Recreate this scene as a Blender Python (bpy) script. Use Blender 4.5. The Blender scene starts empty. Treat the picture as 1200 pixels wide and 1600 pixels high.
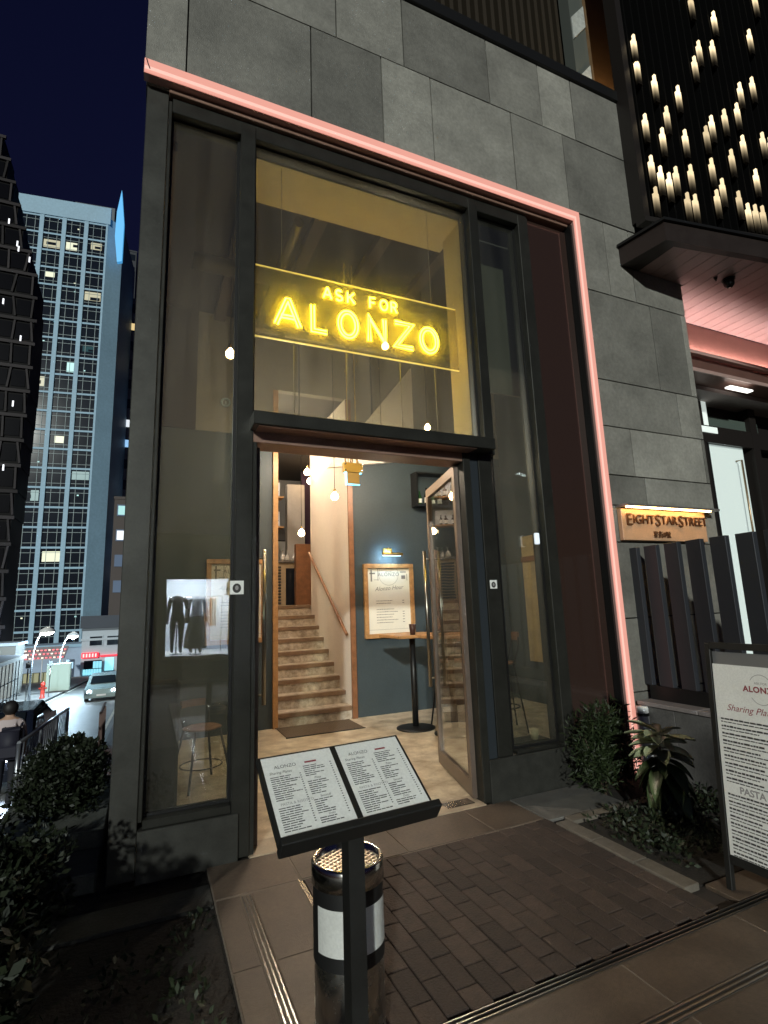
import bpy, bmesh, math, random
from mathutils import Vector, Matrix, Euler
random.seed(7)
R = math.radians
SC = bpy.context.scene
COL = SC.collection
# ------------------------------------------------------------------ camera
YAW, PIT, ROL, F = 0.42552565, 0.17743078, -0.03560441, 818.71      # F in photo pixels (1200 x 1600)
CAM = Vector((0.0, -3.694, 1.5))
_fw = Vector((math.sin(YAW)*math.cos(PIT), math.cos(YAW)*math.cos(PIT), math.sin(PIT)))
_r0 = Vector((math.cos(YAW), -math.sin(YAW), 0)); _u0 = _r0.cross(_fw)
RT = math.cos(ROL)*_r0 + math.sin(ROL)*_u0
UP = -math.sin(ROL)*_r0 + math.cos(ROL)*_u0
FW = _fw
cd = bpy.data.cameras.new('camera'); cam = bpy.data.objects.new('camera', cd); COL.objects.link(cam)
cd.sensor_fit = 'VERTICAL'; cd.sensor_height = 24.0; cd.sensor_width = 18.0
cd.lens = F/1600*24.0; cd.clip_start = 0.05; cd.clip_end = 2000
m = Matrix(((RT.x, UP.x, -FW.x, CAM.x), (RT.y, UP.y, -FW.y, CAM.y), (RT.z, UP.z, -FW.z, CAM.z), (0, 0, 0, 1)))
cam.matrix_world = m
SC.camera = cam
# ------------------------------------------------------------------ night sky and the one distant key light
SUN_DIR = Vector((0.40, 0.76, -0.27)).normalized()               # the way the light travels
world = bpy.data.worlds.new('World'); SC.world = world; world.use_nodes = True
wn = world.node_tree.nodes; wl = world.node_tree.links
bg = wn['Background']
sky = wn.new('ShaderNodeTexSky'); sky.sky_type = 'NISHITA'; sky.sun_disc = False
sky.sun_elevation = R(-2.0); sky.sun_rotation = math.atan2(-SUN_DIR.x, -SUN_DIR.y); sky.air_density = 1.6; sky.dust_density = 0.6; sky.ozone_density = 3.0
tint = wn.new('ShaderNodeMixRGB'); tint.blend_type = 'MULTIPLY'; tint.inputs[0].default_value = 1.0
tint.inputs[2].default_value = (0.82, 0.62, 1.0, 1)
wl.new(sky.outputs[0], tint.inputs[1]); wl.new(tint.outputs[0], bg.inputs[0]); bg.inputs[1].default_value = 0.20
sd = bpy.data.lights.new('sun', 'SUN'); sd.energy = 2.4; sd.angle = R(1.5); sd.color = (0.95, 1.0, 0.93)
sun = bpy.data.objects.new('sun', sd); COL.objects.link(sun); sun.rotation_euler = SUN_DIR.to_track_quat('-Z', 'Y').to_euler()
SC.view_settings.view_transform = 'Standard'; SC.view_settings.look = 'None'
SC.view_settings.exposure = 0.0; SC.view_settings.gamma = 1.0; SC.view_settings.use_curve_mapping = False
SC.render.engine = 'CYCLES'
try:
    SC.cycles.use_denoising = True; SC.cycles.max_bounces = 7; SC.cycles.transparent_max_bounces = 16
    SC.cycles.sample_clamp_indirect = 30.0; SC.cycles.caustics_reflective = False; SC.cycles.caustics_refractive = False
except Exception: pass

# ------------------------------------------------------------------ photo pixel -> point on a known plane
def ray(x, y): return RT*((x-600)/F) - UP*((y-800)/F) + FW
def on(x, y, ax, v):
    d = ray(x, y); return CAM + d*((v-CAM[ax])/d[ax])
def wy(x, y, Y): return on(x, y, 1, Y)
def wx(x, y, X): return on(x, y, 0, X)
def gz(x, y, z=0.0): return on(x, y, 2, z)

# ------------------------------------------------------------------ materials
MATS = {}
def mat(name, col, rough=0.6, metal=0.0, var=0.0, scale=8.0, bump=0.0, bscale=60.0, rnd=0.0, spec=0.5, emit=None, es=0.0, col2=None, coat=0.0):
    if name in MATS: return MATS[name]
    mt = bpy.data.materials.new(name); mt.use_nodes = True
    nt = mt.node_tree; n = nt.nodes; l = nt.links
    b = n['Principled BSDF']
    b.inputs['Roughness'].default_value = rough; b.inputs['Metallic'].default_value = metal
    b.inputs['Specular IOR Level'].default_value = spec
    if coat: b.inputs['Coat Weight'].default_value = coat
    c4 = (*col, 1)
    b.inputs['Base Color'].default_value = c4
    tc = n.new('ShaderNodeTexCoord')
    src = None
    if var > 0 or col2:
        nz = n.new('ShaderNodeTexNoise'); nz.inputs['Scale'].default_value = scale; nz.inputs['Detail'].default_value = 6; nz.inputs['Roughness'].default_value = .65
        geo = n.new('ShaderNodeNewGeometry')
        l.new(geo.outputs['Position'], nz.inputs['Vector'])
        rp = n.new('ShaderNodeValToRGB'); rp.color_ramp.elements[0].position = .3; rp.color_ramp.elements[1].position = .7
        d = col2 if col2 else tuple(c*(1-var) for c in col)
        u = col if col2 else tuple(min(1, c*(1+var)) for c in col)
        rp.color_ramp.elements[0].color = (*d, 1); rp.color_ramp.elements[1].color = (*u, 1)
        l.new(nz.outputs['Fac'], rp.inputs[0]); src = rp.outputs[0]
        nf_ = n.new('ShaderNodeTexNoise'); nf_.inputs['Scale'].default_value = scale*14; nf_.inputs['Detail'].default_value = 3; l.new(geo.outputs['Position'], nf_.inputs['Vector'])
        ms_ = n.new('ShaderNodeMapRange'); ms_.inputs[1].default_value = .25; ms_.inputs[2].default_value = .75; ms_.inputs[3].default_value = 1-.6*max(var, .15); ms_.inputs[4].default_value = 1+.5*max(var, .15); l.new(nf_.outputs['Fac'], ms_.inputs[0])
        mm_ = n.new('ShaderNodeMixRGB'); mm_.blend_type = 'MULTIPLY'; mm_.inputs[0].default_value = 1; l.new(src, mm_.inputs[1]); l.new(ms_.outputs[0], mm_.inputs[2]); src = mm_.outputs[0]
        mr = n.new('ShaderNodeMapRange'); mr.inputs[3].default_value = max(0.02, rough-.12); mr.inputs[4].default_value = min(1, rough+.12)
        l.new(nz.outputs['Fac'], mr.inputs[0]); l.new(mr.outputs[0], b.inputs['Roughness'])
    if rnd > 0:
        oi = n.new('ShaderNodeObjectInfo'); mr2 = n.new('ShaderNodeMapRange'); mr2.inputs[3].default_value = 1-rnd; mr2.inputs[4].default_value = 1+rnd
        l.new(oi.outputs['Random'], mr2.inputs[0])
        mx = n.new('ShaderNodeMixRGB'); mx.blend_type = 'MULTIPLY'; mx.inputs[0].default_value = 1
        if src: l.new(src, mx.inputs[1])
        else: mx.inputs[1].default_value = c4
        l.new(mr2.outputs[0], mx.inputs[2]); src = mx.outputs[0]
    if src: l.new(src, b.inputs['Base Color'])
    if bump > 0:
        nb = n.new('ShaderNodeTexNoise'); nb.inputs['Scale'].default_value = bscale; nb.inputs['Detail'].default_value = 5
        geo2 = n.new('ShaderNodeNewGeometry'); l.new(geo2.outputs['Position'], nb.inputs['Vector'])
        bp = n.new('ShaderNodeBump'); bp.inputs['Strength'].default_value = bump; bp.inputs['Distance'].default_value = .01
        l.new(nb.outputs['Fac'], bp.inputs['Height']); l.new(bp.outputs[0], b.inputs['Normal'])
    if emit:
        b.inputs['Emission Color'].default_value = (*emit, 1); b.inputs['Emission Strength'].default_value = es
    MATS[name] = mt; return mt
def glass(name, tintc=(0.92, 0.95, 0.93), gain=1.6, base=0.0, rough=0.0, haze=0.0):
    mt = bpy.data.materials.new(name); mt.use_nodes = True
    nt = mt.node_tree; n = nt.nodes; l = nt.links
    n.remove(n['Principled BSDF']); out = n['Material Output']
    tr = n.new('ShaderNodeBsdfTransparent'); tr.inputs[0].default_value = (*tintc, 1)
    gl = n.new('ShaderNodeBsdfGlossy'); gl.inputs['Roughness'].default_value = rough
    fr = n.new('ShaderNodeFresnel'); fr.inputs[0].default_value = 1.5
    gb_ = n.new('ShaderNodeNewGeometry'); io = n.new('ShaderNodeMapRange'); io.inputs[3].default_value = 1.5; io.inputs[4].default_value = 1/1.5
    l.new(gb_.outputs['Backfacing'], io.inputs[0]); l.new(io.outputs[0], fr.inputs[0])
    ma = n.new('ShaderNodeMath'); ma.operation = 'MULTIPLY_ADD'; ma.use_clamp = True; ma.inputs[1].default_value = gain; ma.inputs[2].default_value = base
    wv = n.new('ShaderNodeTexNoise'); wv.inputs['Scale'].default_value = 1.3; bpn = n.new('ShaderNodeBump'); bpn.inputs['Strength'].default_value = .10; bpn.inputs['Distance'].default_value = .02
    l.new(gb_.outputs['Position'], wv.inputs['Vector']); l.new(wv.outputs['Fac'], bpn.inputs['Height']); l.new(bpn.outputs[0], gl.inputs['Normal'])
    mx = n.new('ShaderNodeMixShader')
    l.new(fr.outputs[0], ma.inputs[0]); l.new(ma.outputs[0], mx.inputs[0]); l.new(tr.outputs[0], mx.inputs[1]); l.new(gl.outputs[0], mx.inputs[2]); l.new(mx.outputs[0], out.inputs[0])
    if haze:                                                       # a film of dust and smears, with reflections painted in as upright streaks
        df = n.new('ShaderNodeBsdfDiffuse'); df.inputs[0].default_value = (.75, .74, .68, 1)
        tl_ = n.new('ShaderNodeBsdfTranslucent'); tl_.inputs[0].default_value = (.75, .74, .68, 1)
        hm = n.new('ShaderNodeMixShader'); hm.inputs[0].default_value = .6; l.new(df.outputs[0], hm.inputs[1]); l.new(tl_.outputs[0], hm.inputs[2])
        sn_ = n.new('ShaderNodeTexNoise'); sn_.inputs['Scale'].default_value = 1.0; sn_.inputs['Detail'].default_value = 6; vm_ = n.new('ShaderNodeVectorMath'); vm_.operation = 'MULTIPLY'; vm_.inputs[1].default_value = (7, 7, .7); l.new(gb_.outputs['Position'], vm_.inputs[0]); l.new(vm_.outputs[0], sn_.inputs['Vector'])
        hr_ = n.new('ShaderNodeMapRange'); hr_.inputs[1].default_value = .3; hr_.inputs[2].default_value = .75; hr_.inputs[3].default_value = haze*.6; hr_.inputs[4].default_value = haze*1.5; l.new(sn_.outputs['Fac'], hr_.inputs[0])
        m2 = n.new('ShaderNodeMixShader'); l.new(hr_.outputs[0], m2.inputs[0]); l.new(mx.outputs[0], m2.inputs[1]); l.new(hm.outputs[0], m2.inputs[2]); l.new(m2.outputs[0], out.inputs[0])
    return mt
def leafmat(name, c1, c2, rough=.55):
    mt = mat(name, c1, rough, rnd=.0, spec=.35)
    n = mt.node_tree.nodes; l = mt.node_tree.links; b = n['Principled BSDF']
    g = n.new('ShaderNodeNewGeometry'); rp = n.new('ShaderNodeValToRGB')
    rp.color_ramp.elements[0].color = (*c1, 1); rp.color_ramp.elements[1].color = (*c2, 1)
    l.new(g.outputs['Random Per Island'], rp.inputs[0]); l.new(rp.outputs[0], b.inputs['Base Color'])
    return mt
STONE = mat('stone_cladding', (.215, .208, .184), .62, var=.26, scale=2.2, bump=.45, bscale=140, rnd=.36)
GAP = mat('joint_shadow_black', (.012, .012, .012), .8)
DKMET = mat('dark_bronze_metal', (.036, .036, .031), .38, .5, var=.15, scale=5, rnd=.06)
BLKMET = mat('black_metal', (.012, .012, .012), .42, .3)
COPPER = mat('brown_soffit_metal', (.34, .21, .16), .36, .4, var=.1, scale=4)
PANEL = mat('glossy_dark_panel', (.035, .020, .016), .12, .0, spec=.6, coat=.3)
GLASS = glass('window_glass', (.72, .74, .67), gain=1.8, base=.06, haze=.042)
DGLASS = glass('door_glass', gain=1.4, base=.01)
TEAL = mat('teal_wall_paint', (.040, .056, .064), .55, var=.10, scale=3, bump=.08)
CREAM = mat('cream_wall_paint', (.66, .59, .51), .7, var=.05, scale=4, bump=.06)
GREYW = mat('grey_wall_paint', (.22, .22, .21), .7, var=.08, scale=2)
DARKC = mat('dark_ceiling', (.035, .030, .026), .8, var=.2, scale=3)
YCREAM = mat('neon_tinted_reveal', (.56, .45, .22), .6, var=.06, scale=6)  # yellow of the neon's light is mixed into this board colour
WOOD = mat('oak_wood', (.42, .22, .085), .45, var=.28, scale=14, bump=.1)
BWOOD = mat('brown_wood', (.22, .095, .042), .42, var=.25, scale=12)
FLOORM = mat('mottled_stone_floor', (.72, .62, .46), .38, scale=5.0, col2=(.30, .22, .135), bump=.08)
STEPM = mat('mottled_step_stone', (.66, .58, .47), .5, scale=11, col2=(.22, .165, .115), bump=.1)
NOSE = mat('wood_nosing_shade', (.20, .125, .075), .42, var=.25, scale=10)  # darkened so the nosing also paints the shadow band below it
SLAB = mat('granite_paving', (.090, .066, .048), .5, var=.34, scale=3.5, bump=.25, bscale=160, rnd=.14)
BRICK = mat('brick_paver', (.052, .036, .028), .8, var=.35, scale=16, bump=.7, bscale=90, rnd=.32)
GROUT = mat('sand_grout', (.026, .019, .015), .9)
PGROUT = mat('pale_grout', (.17, .14, .11), .9)
KERB = mat('pale_kerb_granite', (.135, .118, .096), .7, var=.25, scale=14, bump=.3, rnd=.06)
CONC = mat('weathered_concrete', (.11, .105, .10), .8, var=.25, scale=4, bump=.3, rnd=.05)
SOIL = mat('dark_soil', (.014, .011, .008), .95, var=.5, scale=20, bump=.9, bscale=50)
ASPH = mat('worn_asphalt', (.12, .12, .11), .5, var=.35, scale=.35, bump=.2, bscale=30)
PAVE = mat('street_pavement', (.24, .23, .215), .65, var=.25, scale=.8)
STEEL = mat('brushed_steel', (.55, .55, .55), .22, 1.0, var=.10, scale=30)
DSTEEL = mat('grille_steel', (.35, .34, .33), .35, 1.0)
BLACKP = mat('black_band', (.010, .010, .010), .5)
PAPER = mat('white_paper', (.80, .81, .78), .65, var=.03, scale=9)
INK = mat('dark_ink', (.045, .042, .042), .8)
REDINK = mat('maroon_ink', (.28, .05, .06), .8)
GREYINK = mat('grey_ink', (.30, .29, .29), .8)
PINK = mat('pink_led', (.12, .07, .06), .5, emit=(1.0, .43, .34), es=.80)
PINKHOT = mat('pink_led_hot', (.12, .08, .07), .5, emit=(1.0, .58, .48), es=1.0)
PINKCH = mat('pink_channel_metal', (.66, .40, .36), .35, .3)
NEON = mat('yellow_neon', (1, .8, .2), .4, emit=(1.0, .70, .030), es=52.0)
BULB = mat('warm_bulb', (1, .8, .5), .4, emit=(1.0, .66, .34), es=60.0)
WHITEP = mat('white_plastic', (.75, .76, .76), .45)

# ------------------------------------------------------------------ mesh helpers
def mesh_from(bm, name, mats=None, smooth=False):
    me = bpy.data.meshes.new(name); bm.to_mesh(me); bm.free()
    if smooth:
        for p in me.polygons: p.use_smooth = True
    for x in (mats or []): me.materials.append(x)
    return me
def add_box(bm, x0, x1, y0, y1, z0, z1, mi=0, M=None):
    vs = [bm.verts.new(p) for p in ((x0,y0,z0),(x1,y0,z0),(x1,y1,z0),(x0,y1,z0),(x0,y0,z1),(x1,y0,z1),(x1,y1,z1),(x0,y1,z1))]
    if M:
        for v in vs: v.co = M @ v.co
    for f in ((3,2,1,0),(4,5,6,7),(0,1,5,4),(1,2,6,5),(2,3,7,6),(3,0,4,7)):
        fc = bm.faces.new([vs[i] for i in f]); fc.material_index = mi
    return vs
def add_prism(bm, pts, axis, a, b, mi=0):
    """pts: 2-D outline; axis 'x','y','z' = extrusion axis from a to b"""
    def mk(p, t):
        return {'x': (t, p[0], p[1]), 'y': (p[0], t, p[1]), 'z': (p[0], p[1], t)}[axis]
    A = [bm.verts.new(mk(p, a)) for p in pts]; B = [bm.verts.new(mk(p, b)) for p in pts]
    n = len(pts)
    fs = [bm.faces.new(A), bm.faces.new(B[::-1])]
    for i in range(n): fs.append(bm.faces.new((A[i], B[i], B[(i+1) % n], A[(i+1) % n])))
    for f in fs: f.material_index = mi
    bmesh.ops.recalc_face_normals(bm, faces=fs)
def add_tube(bm, pts, r, seg=8, closed=False, mi=0, cap=True):
    pts = [Vector(p) for p in pts]; n = len(pts); rings = []
    rr = r if isinstance(r, (list, tuple)) else [r]*n
    prev = None
    for i, p in enumerate(pts):
        if closed: t = (pts[(i+1) % n]-pts[i-1])
        else: t = pts[min(i+1, n-1)]-pts[max(i-1, 0)]
        t = t.normalized() if t.length > 1e-9 else Vector((0, 0, 1))
        if prev is None:
            a = t.orthogonal().normalized()
        else:
            a = (prev-t*prev.dot(t)); a = a.normalized() if a.length > 1e-6 else t.orthogonal().normalized()
        prev = a; b = t.cross(a)
        rings.append([bm.verts.new(p+(a*math.cos(2*math.pi*k/seg)+b*math.sin(2*math.pi*k/seg))*rr[i]) for k in range(seg)])
    m_ = n if closed else n-1
    for i in range(m_):
        A = rings[i]; B = rings[(i+1) % n]
        for k in range(seg):
            f = bm.faces.new((A[k], A[(k+1) % seg], B[(k+1) % seg], B[k])); f.material_index = mi; f.smooth = True
    if cap and not closed:
        bm.faces.new(rings[0][::-1]).material_index = mi; bm.faces.new(rings[-1]).material_index = mi
def add_lathe(bm, prof, seg=24, c=(0, 0, 0), mi=0, cap=True):
    rings = []
    for (r, z) in prof:
        rings.append([bm.verts.new((c[0]+r*math.cos(2*math.pi*k/seg), c[1]+r*math.sin(2*math.pi*k/seg), c[2]+z)) for k in range(seg)])
    for i in range(len(prof)-1):
        for k in range(seg):
            f = bm.faces.new((rings[i][k], rings[i][(k+1) % seg], rings[i+1][(k+1) % seg], rings[i+1][k])); f.material_index = mi; f.smooth = True
    if cap:
        bm.faces.new(rings[0][::-1]).material_index = mi; bm.faces.new(rings[-1]).material_index = mi
BOXC = {}
def box_mesh(sx, sy, sz, bev, mt):
    k = (round(sx, 4), round(sy, 4), round(sz, 4), bev, mt.name)
    if k in BOXC: return BOXC[k]
    bm = bmesh.new(); add_box(bm, -sx/2, sx/2, -sy/2, sy/2, -sz/2, sz/2)
    if bev: bmesh.ops.bevel(bm, geom=bm.edges[:], offset=bev, segments=1, affect='EDGES')
    BOXC[k] = mesh_from(bm, 'box', [mt]); return BOXC[k]
def link(o, parent=None):
    COL.objects.link(o)
    if parent is not None: o.parent = parent
    return o
def tag(o, label=None, cat=None, group=None, kind=None):
    if label: o['label'] = label
    if cat: o['category'] = cat
    if group: o['group'] = group
    if kind: o['kind'] = kind
    return o
def thing(name, label, cat, loc=(0, 0, 0), rz=0.0, group=None):
    o = link(bpy.data.objects.new(name, None)); o.location = loc; o.rotation_euler = (0, 0, rz); o.empty_display_size = .1
    return tag(o, label, cat, group)
def obj(name, me, parent=None, loc=(0, 0, 0), rot=(0, 0, 0)):
    o = bpy.data.objects.new(name, me); link(o, parent); o.location = loc; o.rotation_euler = rot; return o
def gloc(parent):
    """accumulated plain translation of an unrotated chain of parents"""
    v = Vector((0, 0, 0))
    while parent is not None: v += parent.location; parent = parent.parent
    return v
def wbox(name, x0, x1, y0, y1, z0, z1, mt, parent=None, bev=0.0):
    """box given by world extents under an unrotated parent"""
    me = box_mesh(abs(x1-x0), abs(y1-y0), abs(z1-z0), bev, mt)
    c = Vector(((x0+x1)/2, (y0+y1)/2, (z0+z1)/2))
    return obj(name, me, parent, c-gloc(parent))
def lbox(name, x0, x1, y0, y1, z0, z1, mt, parent=None, bev=0.0):
    me = box_mesh(abs(x1-x0), abs(y1-y0), abs(z1-z0), bev, mt)
    return obj(name, me, parent, ((x0+x1)/2, (y0+y1)/2, (z0+z1)/2))
def wmesh(name, bm, mats, parent=None, smooth=False):
    """mesh whose vertices are in world space"""
    me = mesh_from(bm, name, mats, smooth); o = obj(name, me, parent, -gloc(parent)); return o
def copy_tree(o, parent=None):
    c = o.copy(); COL.objects.link(c); c.parent = parent
    for ch in list(o.children): copy_tree(ch, c)
    return c
def text_mesh(body, size, extrude=0.0, align='CENTER', shear=0.0, space=1.0, bold=0.0):
    cu = bpy.data.curves.new('text', 'FONT'); cu.body = body; cu.size = size; cu.extrude = extrude; cu.align_x = align; cu.align_y = 'CENTER'; cu.shear = shear; cu.space_character = space
    cu.resolution_u = 3; cu.offset = bold
    o = bpy.data.objects.new('text', cu); COL.objects.link(o)
    dg = bpy.context.evaluated_depsgraph_get(); dg.update()
    me = bpy.data.meshes.new_from_object(o.evaluated_get(dg))
    bpy.data.objects.remove(o); bpy.data.curves.remove(cu); return me
def text_obj(name, body, size, mt, parent, M, extrude=0.0, **kw):
    me = text_mesh(body, size, extrude, **kw); me.materials.clear(); me.materials.append(mt)
    o = obj(name, me, parent); o.matrix_local = M; return o
def frame_of(origin, ux, uy):
    ux = Vector(ux).normalized(); uy = Vector(uy).normalized(); n = ux.cross(uy)
    return Matrix(((ux.x, uy.x, n.x, origin[0]), (ux.y, uy.y, n.y, origin[1]), (ux.z, uy.z, n.z, origin[2]), (0, 0, 0, 1)))
def print_rows(bm, u0, u1, rows, h, rng, fill=(.4, .9), gap=.004, bold=0):
    """rows of word-like dashes in the xy plane; rows: list of v"""
    for v in rows:
        end = u0+(u1-u0)*rng.uniform(*fill); u = u0
        while u < end:
            w = rng.uniform(.010, .030)
            w = min(w, end-u+.002)
            hh = h*rng.uniform(.75, 1.0)
            vs = [bm.verts.new((u, v, 0)), bm.verts.new((u+w, v, 0)), bm.verts.new((u+w, v+hh, 0)), bm.verts.new((u, v+hh, 0))]
            bm.faces.new(vs).material_index = bold
            u += w+gap

# ================================================================== GROUND
pg = wbox('plaza_ground', -40, 60, -60, 1.7, -1.9, -.055, mat('plaza_base', (.06, .05, .042), .85, var=.3, scale=3), None); tag(pg, kind='structure')
pav = wbox('pavement', .385, 9.0, -6.5, -.02, -.054, -.022, GROUT, None); tag(pav, kind='structure')
PT = -.0
def slab(x0, x1, y0, y1, mt=None, name='paving_slab', z=0.0, j=.0035):
    return wbox(name, x0+j, x1-j, y0+j, y1-j, -.021, z, mt or SLAB, pav, .0025)
# pale grout bed shows between the big slabs
gb = wbox('grout_bed', .39, 2.58, -.495, -.085, -.0215, -.003, PGROUT, pav)
gb2 = wbox('grout_bed', .39, .862, -6.4, -.497, -.0215, -.003, PGROUT, pav)
gb3 = wbox('grout_bed', .864, 8.8, -6.4, -1.80, -.0215, -.003, PGROUT, pav)
for a, b in ((.39, .86), (.86, 1.54), (1.54, 2.185), (2.185, 2.60)): slab(a, b, -.49, -.09)
for i in range(7):                                                 # left run between and beside the slot drains
    y1 = -.50-.62*i; y0 = y1-.62
    slab(.39, .52, y0, y1); slab(.575, .835, y0, y1)
def drain(name, label, x0, x1, y0, y1, along='y'):
    d = thing(name, label, 'drain', ((x0+x1)/2, (y0+y1)/2, 0), group='slot drains in the paving')
    wbox('channel', x0, x1, y0, y1, -.0212, -.012, GAP, d)
    if along == 'y':
        w = x1-x0
        for k in range(3):
            xx = x0+w*(.08+.42*k); wbox('rail', xx-w*.07, xx+w*.07, y0, y1, -.0115, .002, STEEL, d)
    else:
        w = y1-y0
        for k in range(3):
            yy = y0+w*(.08+.42*k); wbox('rail', x0, x1, yy-w*.06, yy+w*.06, -.0115, .002, DSTEEL, d)
    return d
drain('slot_drain', 'long steel slot drain left of the ash bin, running towards the camera', .524, .571, -4.8, -.52)
drain('slot_drain', 'short steel slot drain just behind the ash bin', .839, .860, -4.8, -.50)
drain('slot_drain', 'dark slot drain along the near edge of the brick paving', .866, 8.8, -1.80, -1.75, 'x')
drain('slot_drain', 'dark slot drain across the near corner, closest to the camera', .866, 8.8, -2.12, -2.07, 'x')
# bricks, long side away from the facade
bl, bw = .205, .1025
nx = int(round((2.585-.868)/bw)); ny = 6
for i in range(nx):
    off = (i % 2)*bl/2
    x0 = .868+i*bw
    y = -.497
    k = 0
    while y > -1.745:
        L = bl if not (k == 0 and off) else bl/2
        ye = max(y-L, -1.747)
        if y-ye > .03:
            o = wbox('brick', x0+.0025, x0+bw-.0025, ye+.0025, y-.0025, -.021, 0, BRICK, pav, .003)
            o.location.z += random.uniform(-.0025, .0015); o.rotation_euler = (random.uniform(-.006, .006), random.uniform(-.006, .006), random.uniform(-.008, .008))
        y = ye; k += 1
# right of the kerb: slabs in front of the planter and beyond it
for (a, b) in ((.87, 1.86), (1.86, 2.60), (2.60, 3.35), (3.35, 4.1), (4.1, 4.9), (4.9, 5.9), (5.9, 7)):
    slab(a, b, -2.065, -1.805)
    slab(a, b, -2.75, -2.125); slab(a, b, -3.4, -2.755); slab(a, b, -4.1, -3.405)
for i in range(7):
    slab(2.74+i*.62, 2.74+(i+1)*.62, -1.745, -1.56)
for i in range(6):
    for j in range(3): slab(4.33+i*.62, 4.33+(i+1)*.62, -1.555+j*.5, -1.055+j*.5)
# lower street behind the building, falling away from the plaza
G0, G1 = -1.5, .0655
def sz(y): return G0-G1*(y-5)
def sheet(name, x0, x1, y0, y1, dz, mt, th=.3):
    bm = bmesh.new()
    vs = [bm.verts.new(p) for p in ((x0, y0, sz(y0)+dz), (x1, y0, sz(y0)+dz), (x1, y1, sz(y1)+dz), (x0, y1, sz(y1)+dz))]
    lo = [bm.verts.new((v.co.x, v.co.y, v.co.z-th)) for v in vs]
    bm.faces.new(vs); bm.faces.new(lo[::-1])
    for i in range(4): bm.faces.new((vs[i], lo[i], lo[(i+1) % 4], vs[(i+1) % 4]))
    o = wmesh(name, bm, [mt]); tag(o, kind='structure'); return o
sheet('road', -5.3, -.9, 1.72, 86, 0, ASPH)
sheet('street_pavement', -22, -5.304, 1.72, 78, .12, PAVE, .42)
sheet('street_pavement', -.896, 3, 1.72, 66, .12, mat('red_pavement', (.17, .10, .08), .7, var=.2, scale=2), .42)
sheet('cross_road', -80, 60, 86.01, 400, -.02, ASPH)
ter = sheet('terrain', -400, 400, 1.71, 900, -.9, mat('far_ground', (.05, .05, .05), .9))
# crossing bars on the road
bm = bmesh.new()
for k in range(7):
    x = -5.0+k*.6
    vs = [bm.verts.new((a, b, sz(b)+.006)) for a, b in ((x, 58), (x+.3, 58), (x+.3, 61), (x, 61))]; bm.faces.new(vs)
for (a0, a1, b0, b1) in ((-5.15, -5.05, 4, 56), (-1.2, -1.1, 4, 56)):
    vs = [bm.verts.new((a, b, sz(b)+.006)) for a, b in ((a0, b0), (a1, b0), (a1, b1), (a0, b1))]; bm.faces.new(vs)
rm = wmesh('road_marking', bm, [mat('road_paint', (.62, .60, .50), .7, var=.3, scale=5)]); tag(rm, kind='structure')

# ================================================================== RESTAURANT BUILDING
B = thing('restaurant_building', 'grey stone building with tall dark-framed glass shopfront and open doors', 'building', (0, 0, 0))
YS = -.12
core = wbox('stone_wall', -.165, 5.48, YS+.035, .30, 5.505, 7.22, GAP, B)
core2 = wbox('stone_wall', 3.975, 5.475, YS+.035, .30, -.02, 5.504, GAP, B)
def stone(x0, x1, z0, z1, parent, j=.0055):
    o = wbox('stone_slab', x0+j, x1-j, YS+random.uniform(-.0015, .0015), YS+.034, z0+j, z1-j, STONE, parent, .002)
    return o
for row, xs in (((5.512, 6.44), (-.175, .11, 1.09, 1.75, 2.262, 3.20, 3.885, 5.0, 5.49)), ((6.44, 7.22), (-.175, .55, 1.325, 1.99, 2.955, 3.625, 4.087, 4.9, 5.49))):
    for a, b in zip(xs[:-1], xs[1:]): stone(a, b, row[0], row[1], core)
for (z0, z1), xs in (((4.635, 5.506), (3.985, 4.34, 4.71, 5.49)), ((3.655, 4.635), (3.985, 4.905, 5.40, 5.49)), ((3.165, 3.655), (3.985, 5.14, 5.49)),
                     ((2.67, 3.165), (3.985, 4.365, 5.44, 5.49)), ((2.37, 2.67), (3.985, 4.485, 5.49)), ((2.015, 2.37), (3.985, 4.07, 4.9, 5.49)),
                     ((1.31, 2.015), (3.985, 4.55, 5.49)), ((.66, 1.31), (3.985, 4.25, 5.49)), ((.0, .66), (3.985, 4.8, 5.49))):
    for a, b in zip(xs[:-1], xs[1:]): stone(a, b, z0, z1, core2)
# end faces of the stone (right return)
for z0, z1 in ((.0, .66), (.66, 1.31), (1.31, 2.015), (2.015, 2.67), (2.67, 3.165), (3.165, 3.655), (3.655, 4.635), (4.635, 5.506)):
    wbox('stone_slab', 5.4755, 5.495, YS+.045, .29, z0+.004, z1-.004, STONE, core2, .002)
# parapet coping, upper storey with louvres
wbox('coping', -.19, 5.36, YS-.03, .34, 7.222, 7.36, BLKMET, B, .004)
up = wbox('upper_wall', -.16, 5.46, .62, .72, 7.3, 11.5, mat('upper_dark_wall', (.02, .018, .016), .7), B)
for i in range(26):
    x = 1.62+i*.118
    wbox('louvre_fin', x, x+.05, .40, .60, 7.36, 11.3, mat('louvre_bronze', (.05, .04, .028), .5, .5), up)
wbox('upper_sill', 1.5, 4.72, .36, .62, 7.365, 7.42, BLKMET, up)
uw = wbox('window', 5.02, 5.40, .30, .615, 7.37, 11.4, mat('bronze_jamb', (.26, .155, .075), .5, .2, var=.15), B)
wbox('pane', 4.76, 5.018, .34, .50, 7.37, 11.4, mat('upper_pane', (.10, .11, .10), .12), uw)
for k in range(4):
    z = 7.72+k*.95
    bm = bmesh.new(); add_prism(bm, [(4.77, z), (5.01, z+.30), (5.01, z+.64), (4.77, z+.34)], 'y', .325, .338)
    wmesh('blind', bm, [mat('pale_blind', (.42, .44, .42), .6, var=.25, scale=18)], uw)
ul = thing('uplight', 'small warm uplight on the coping washing the bronze jamb beside the lamp screen', 'uplight', (5.12, .16, 7.362))
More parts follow.
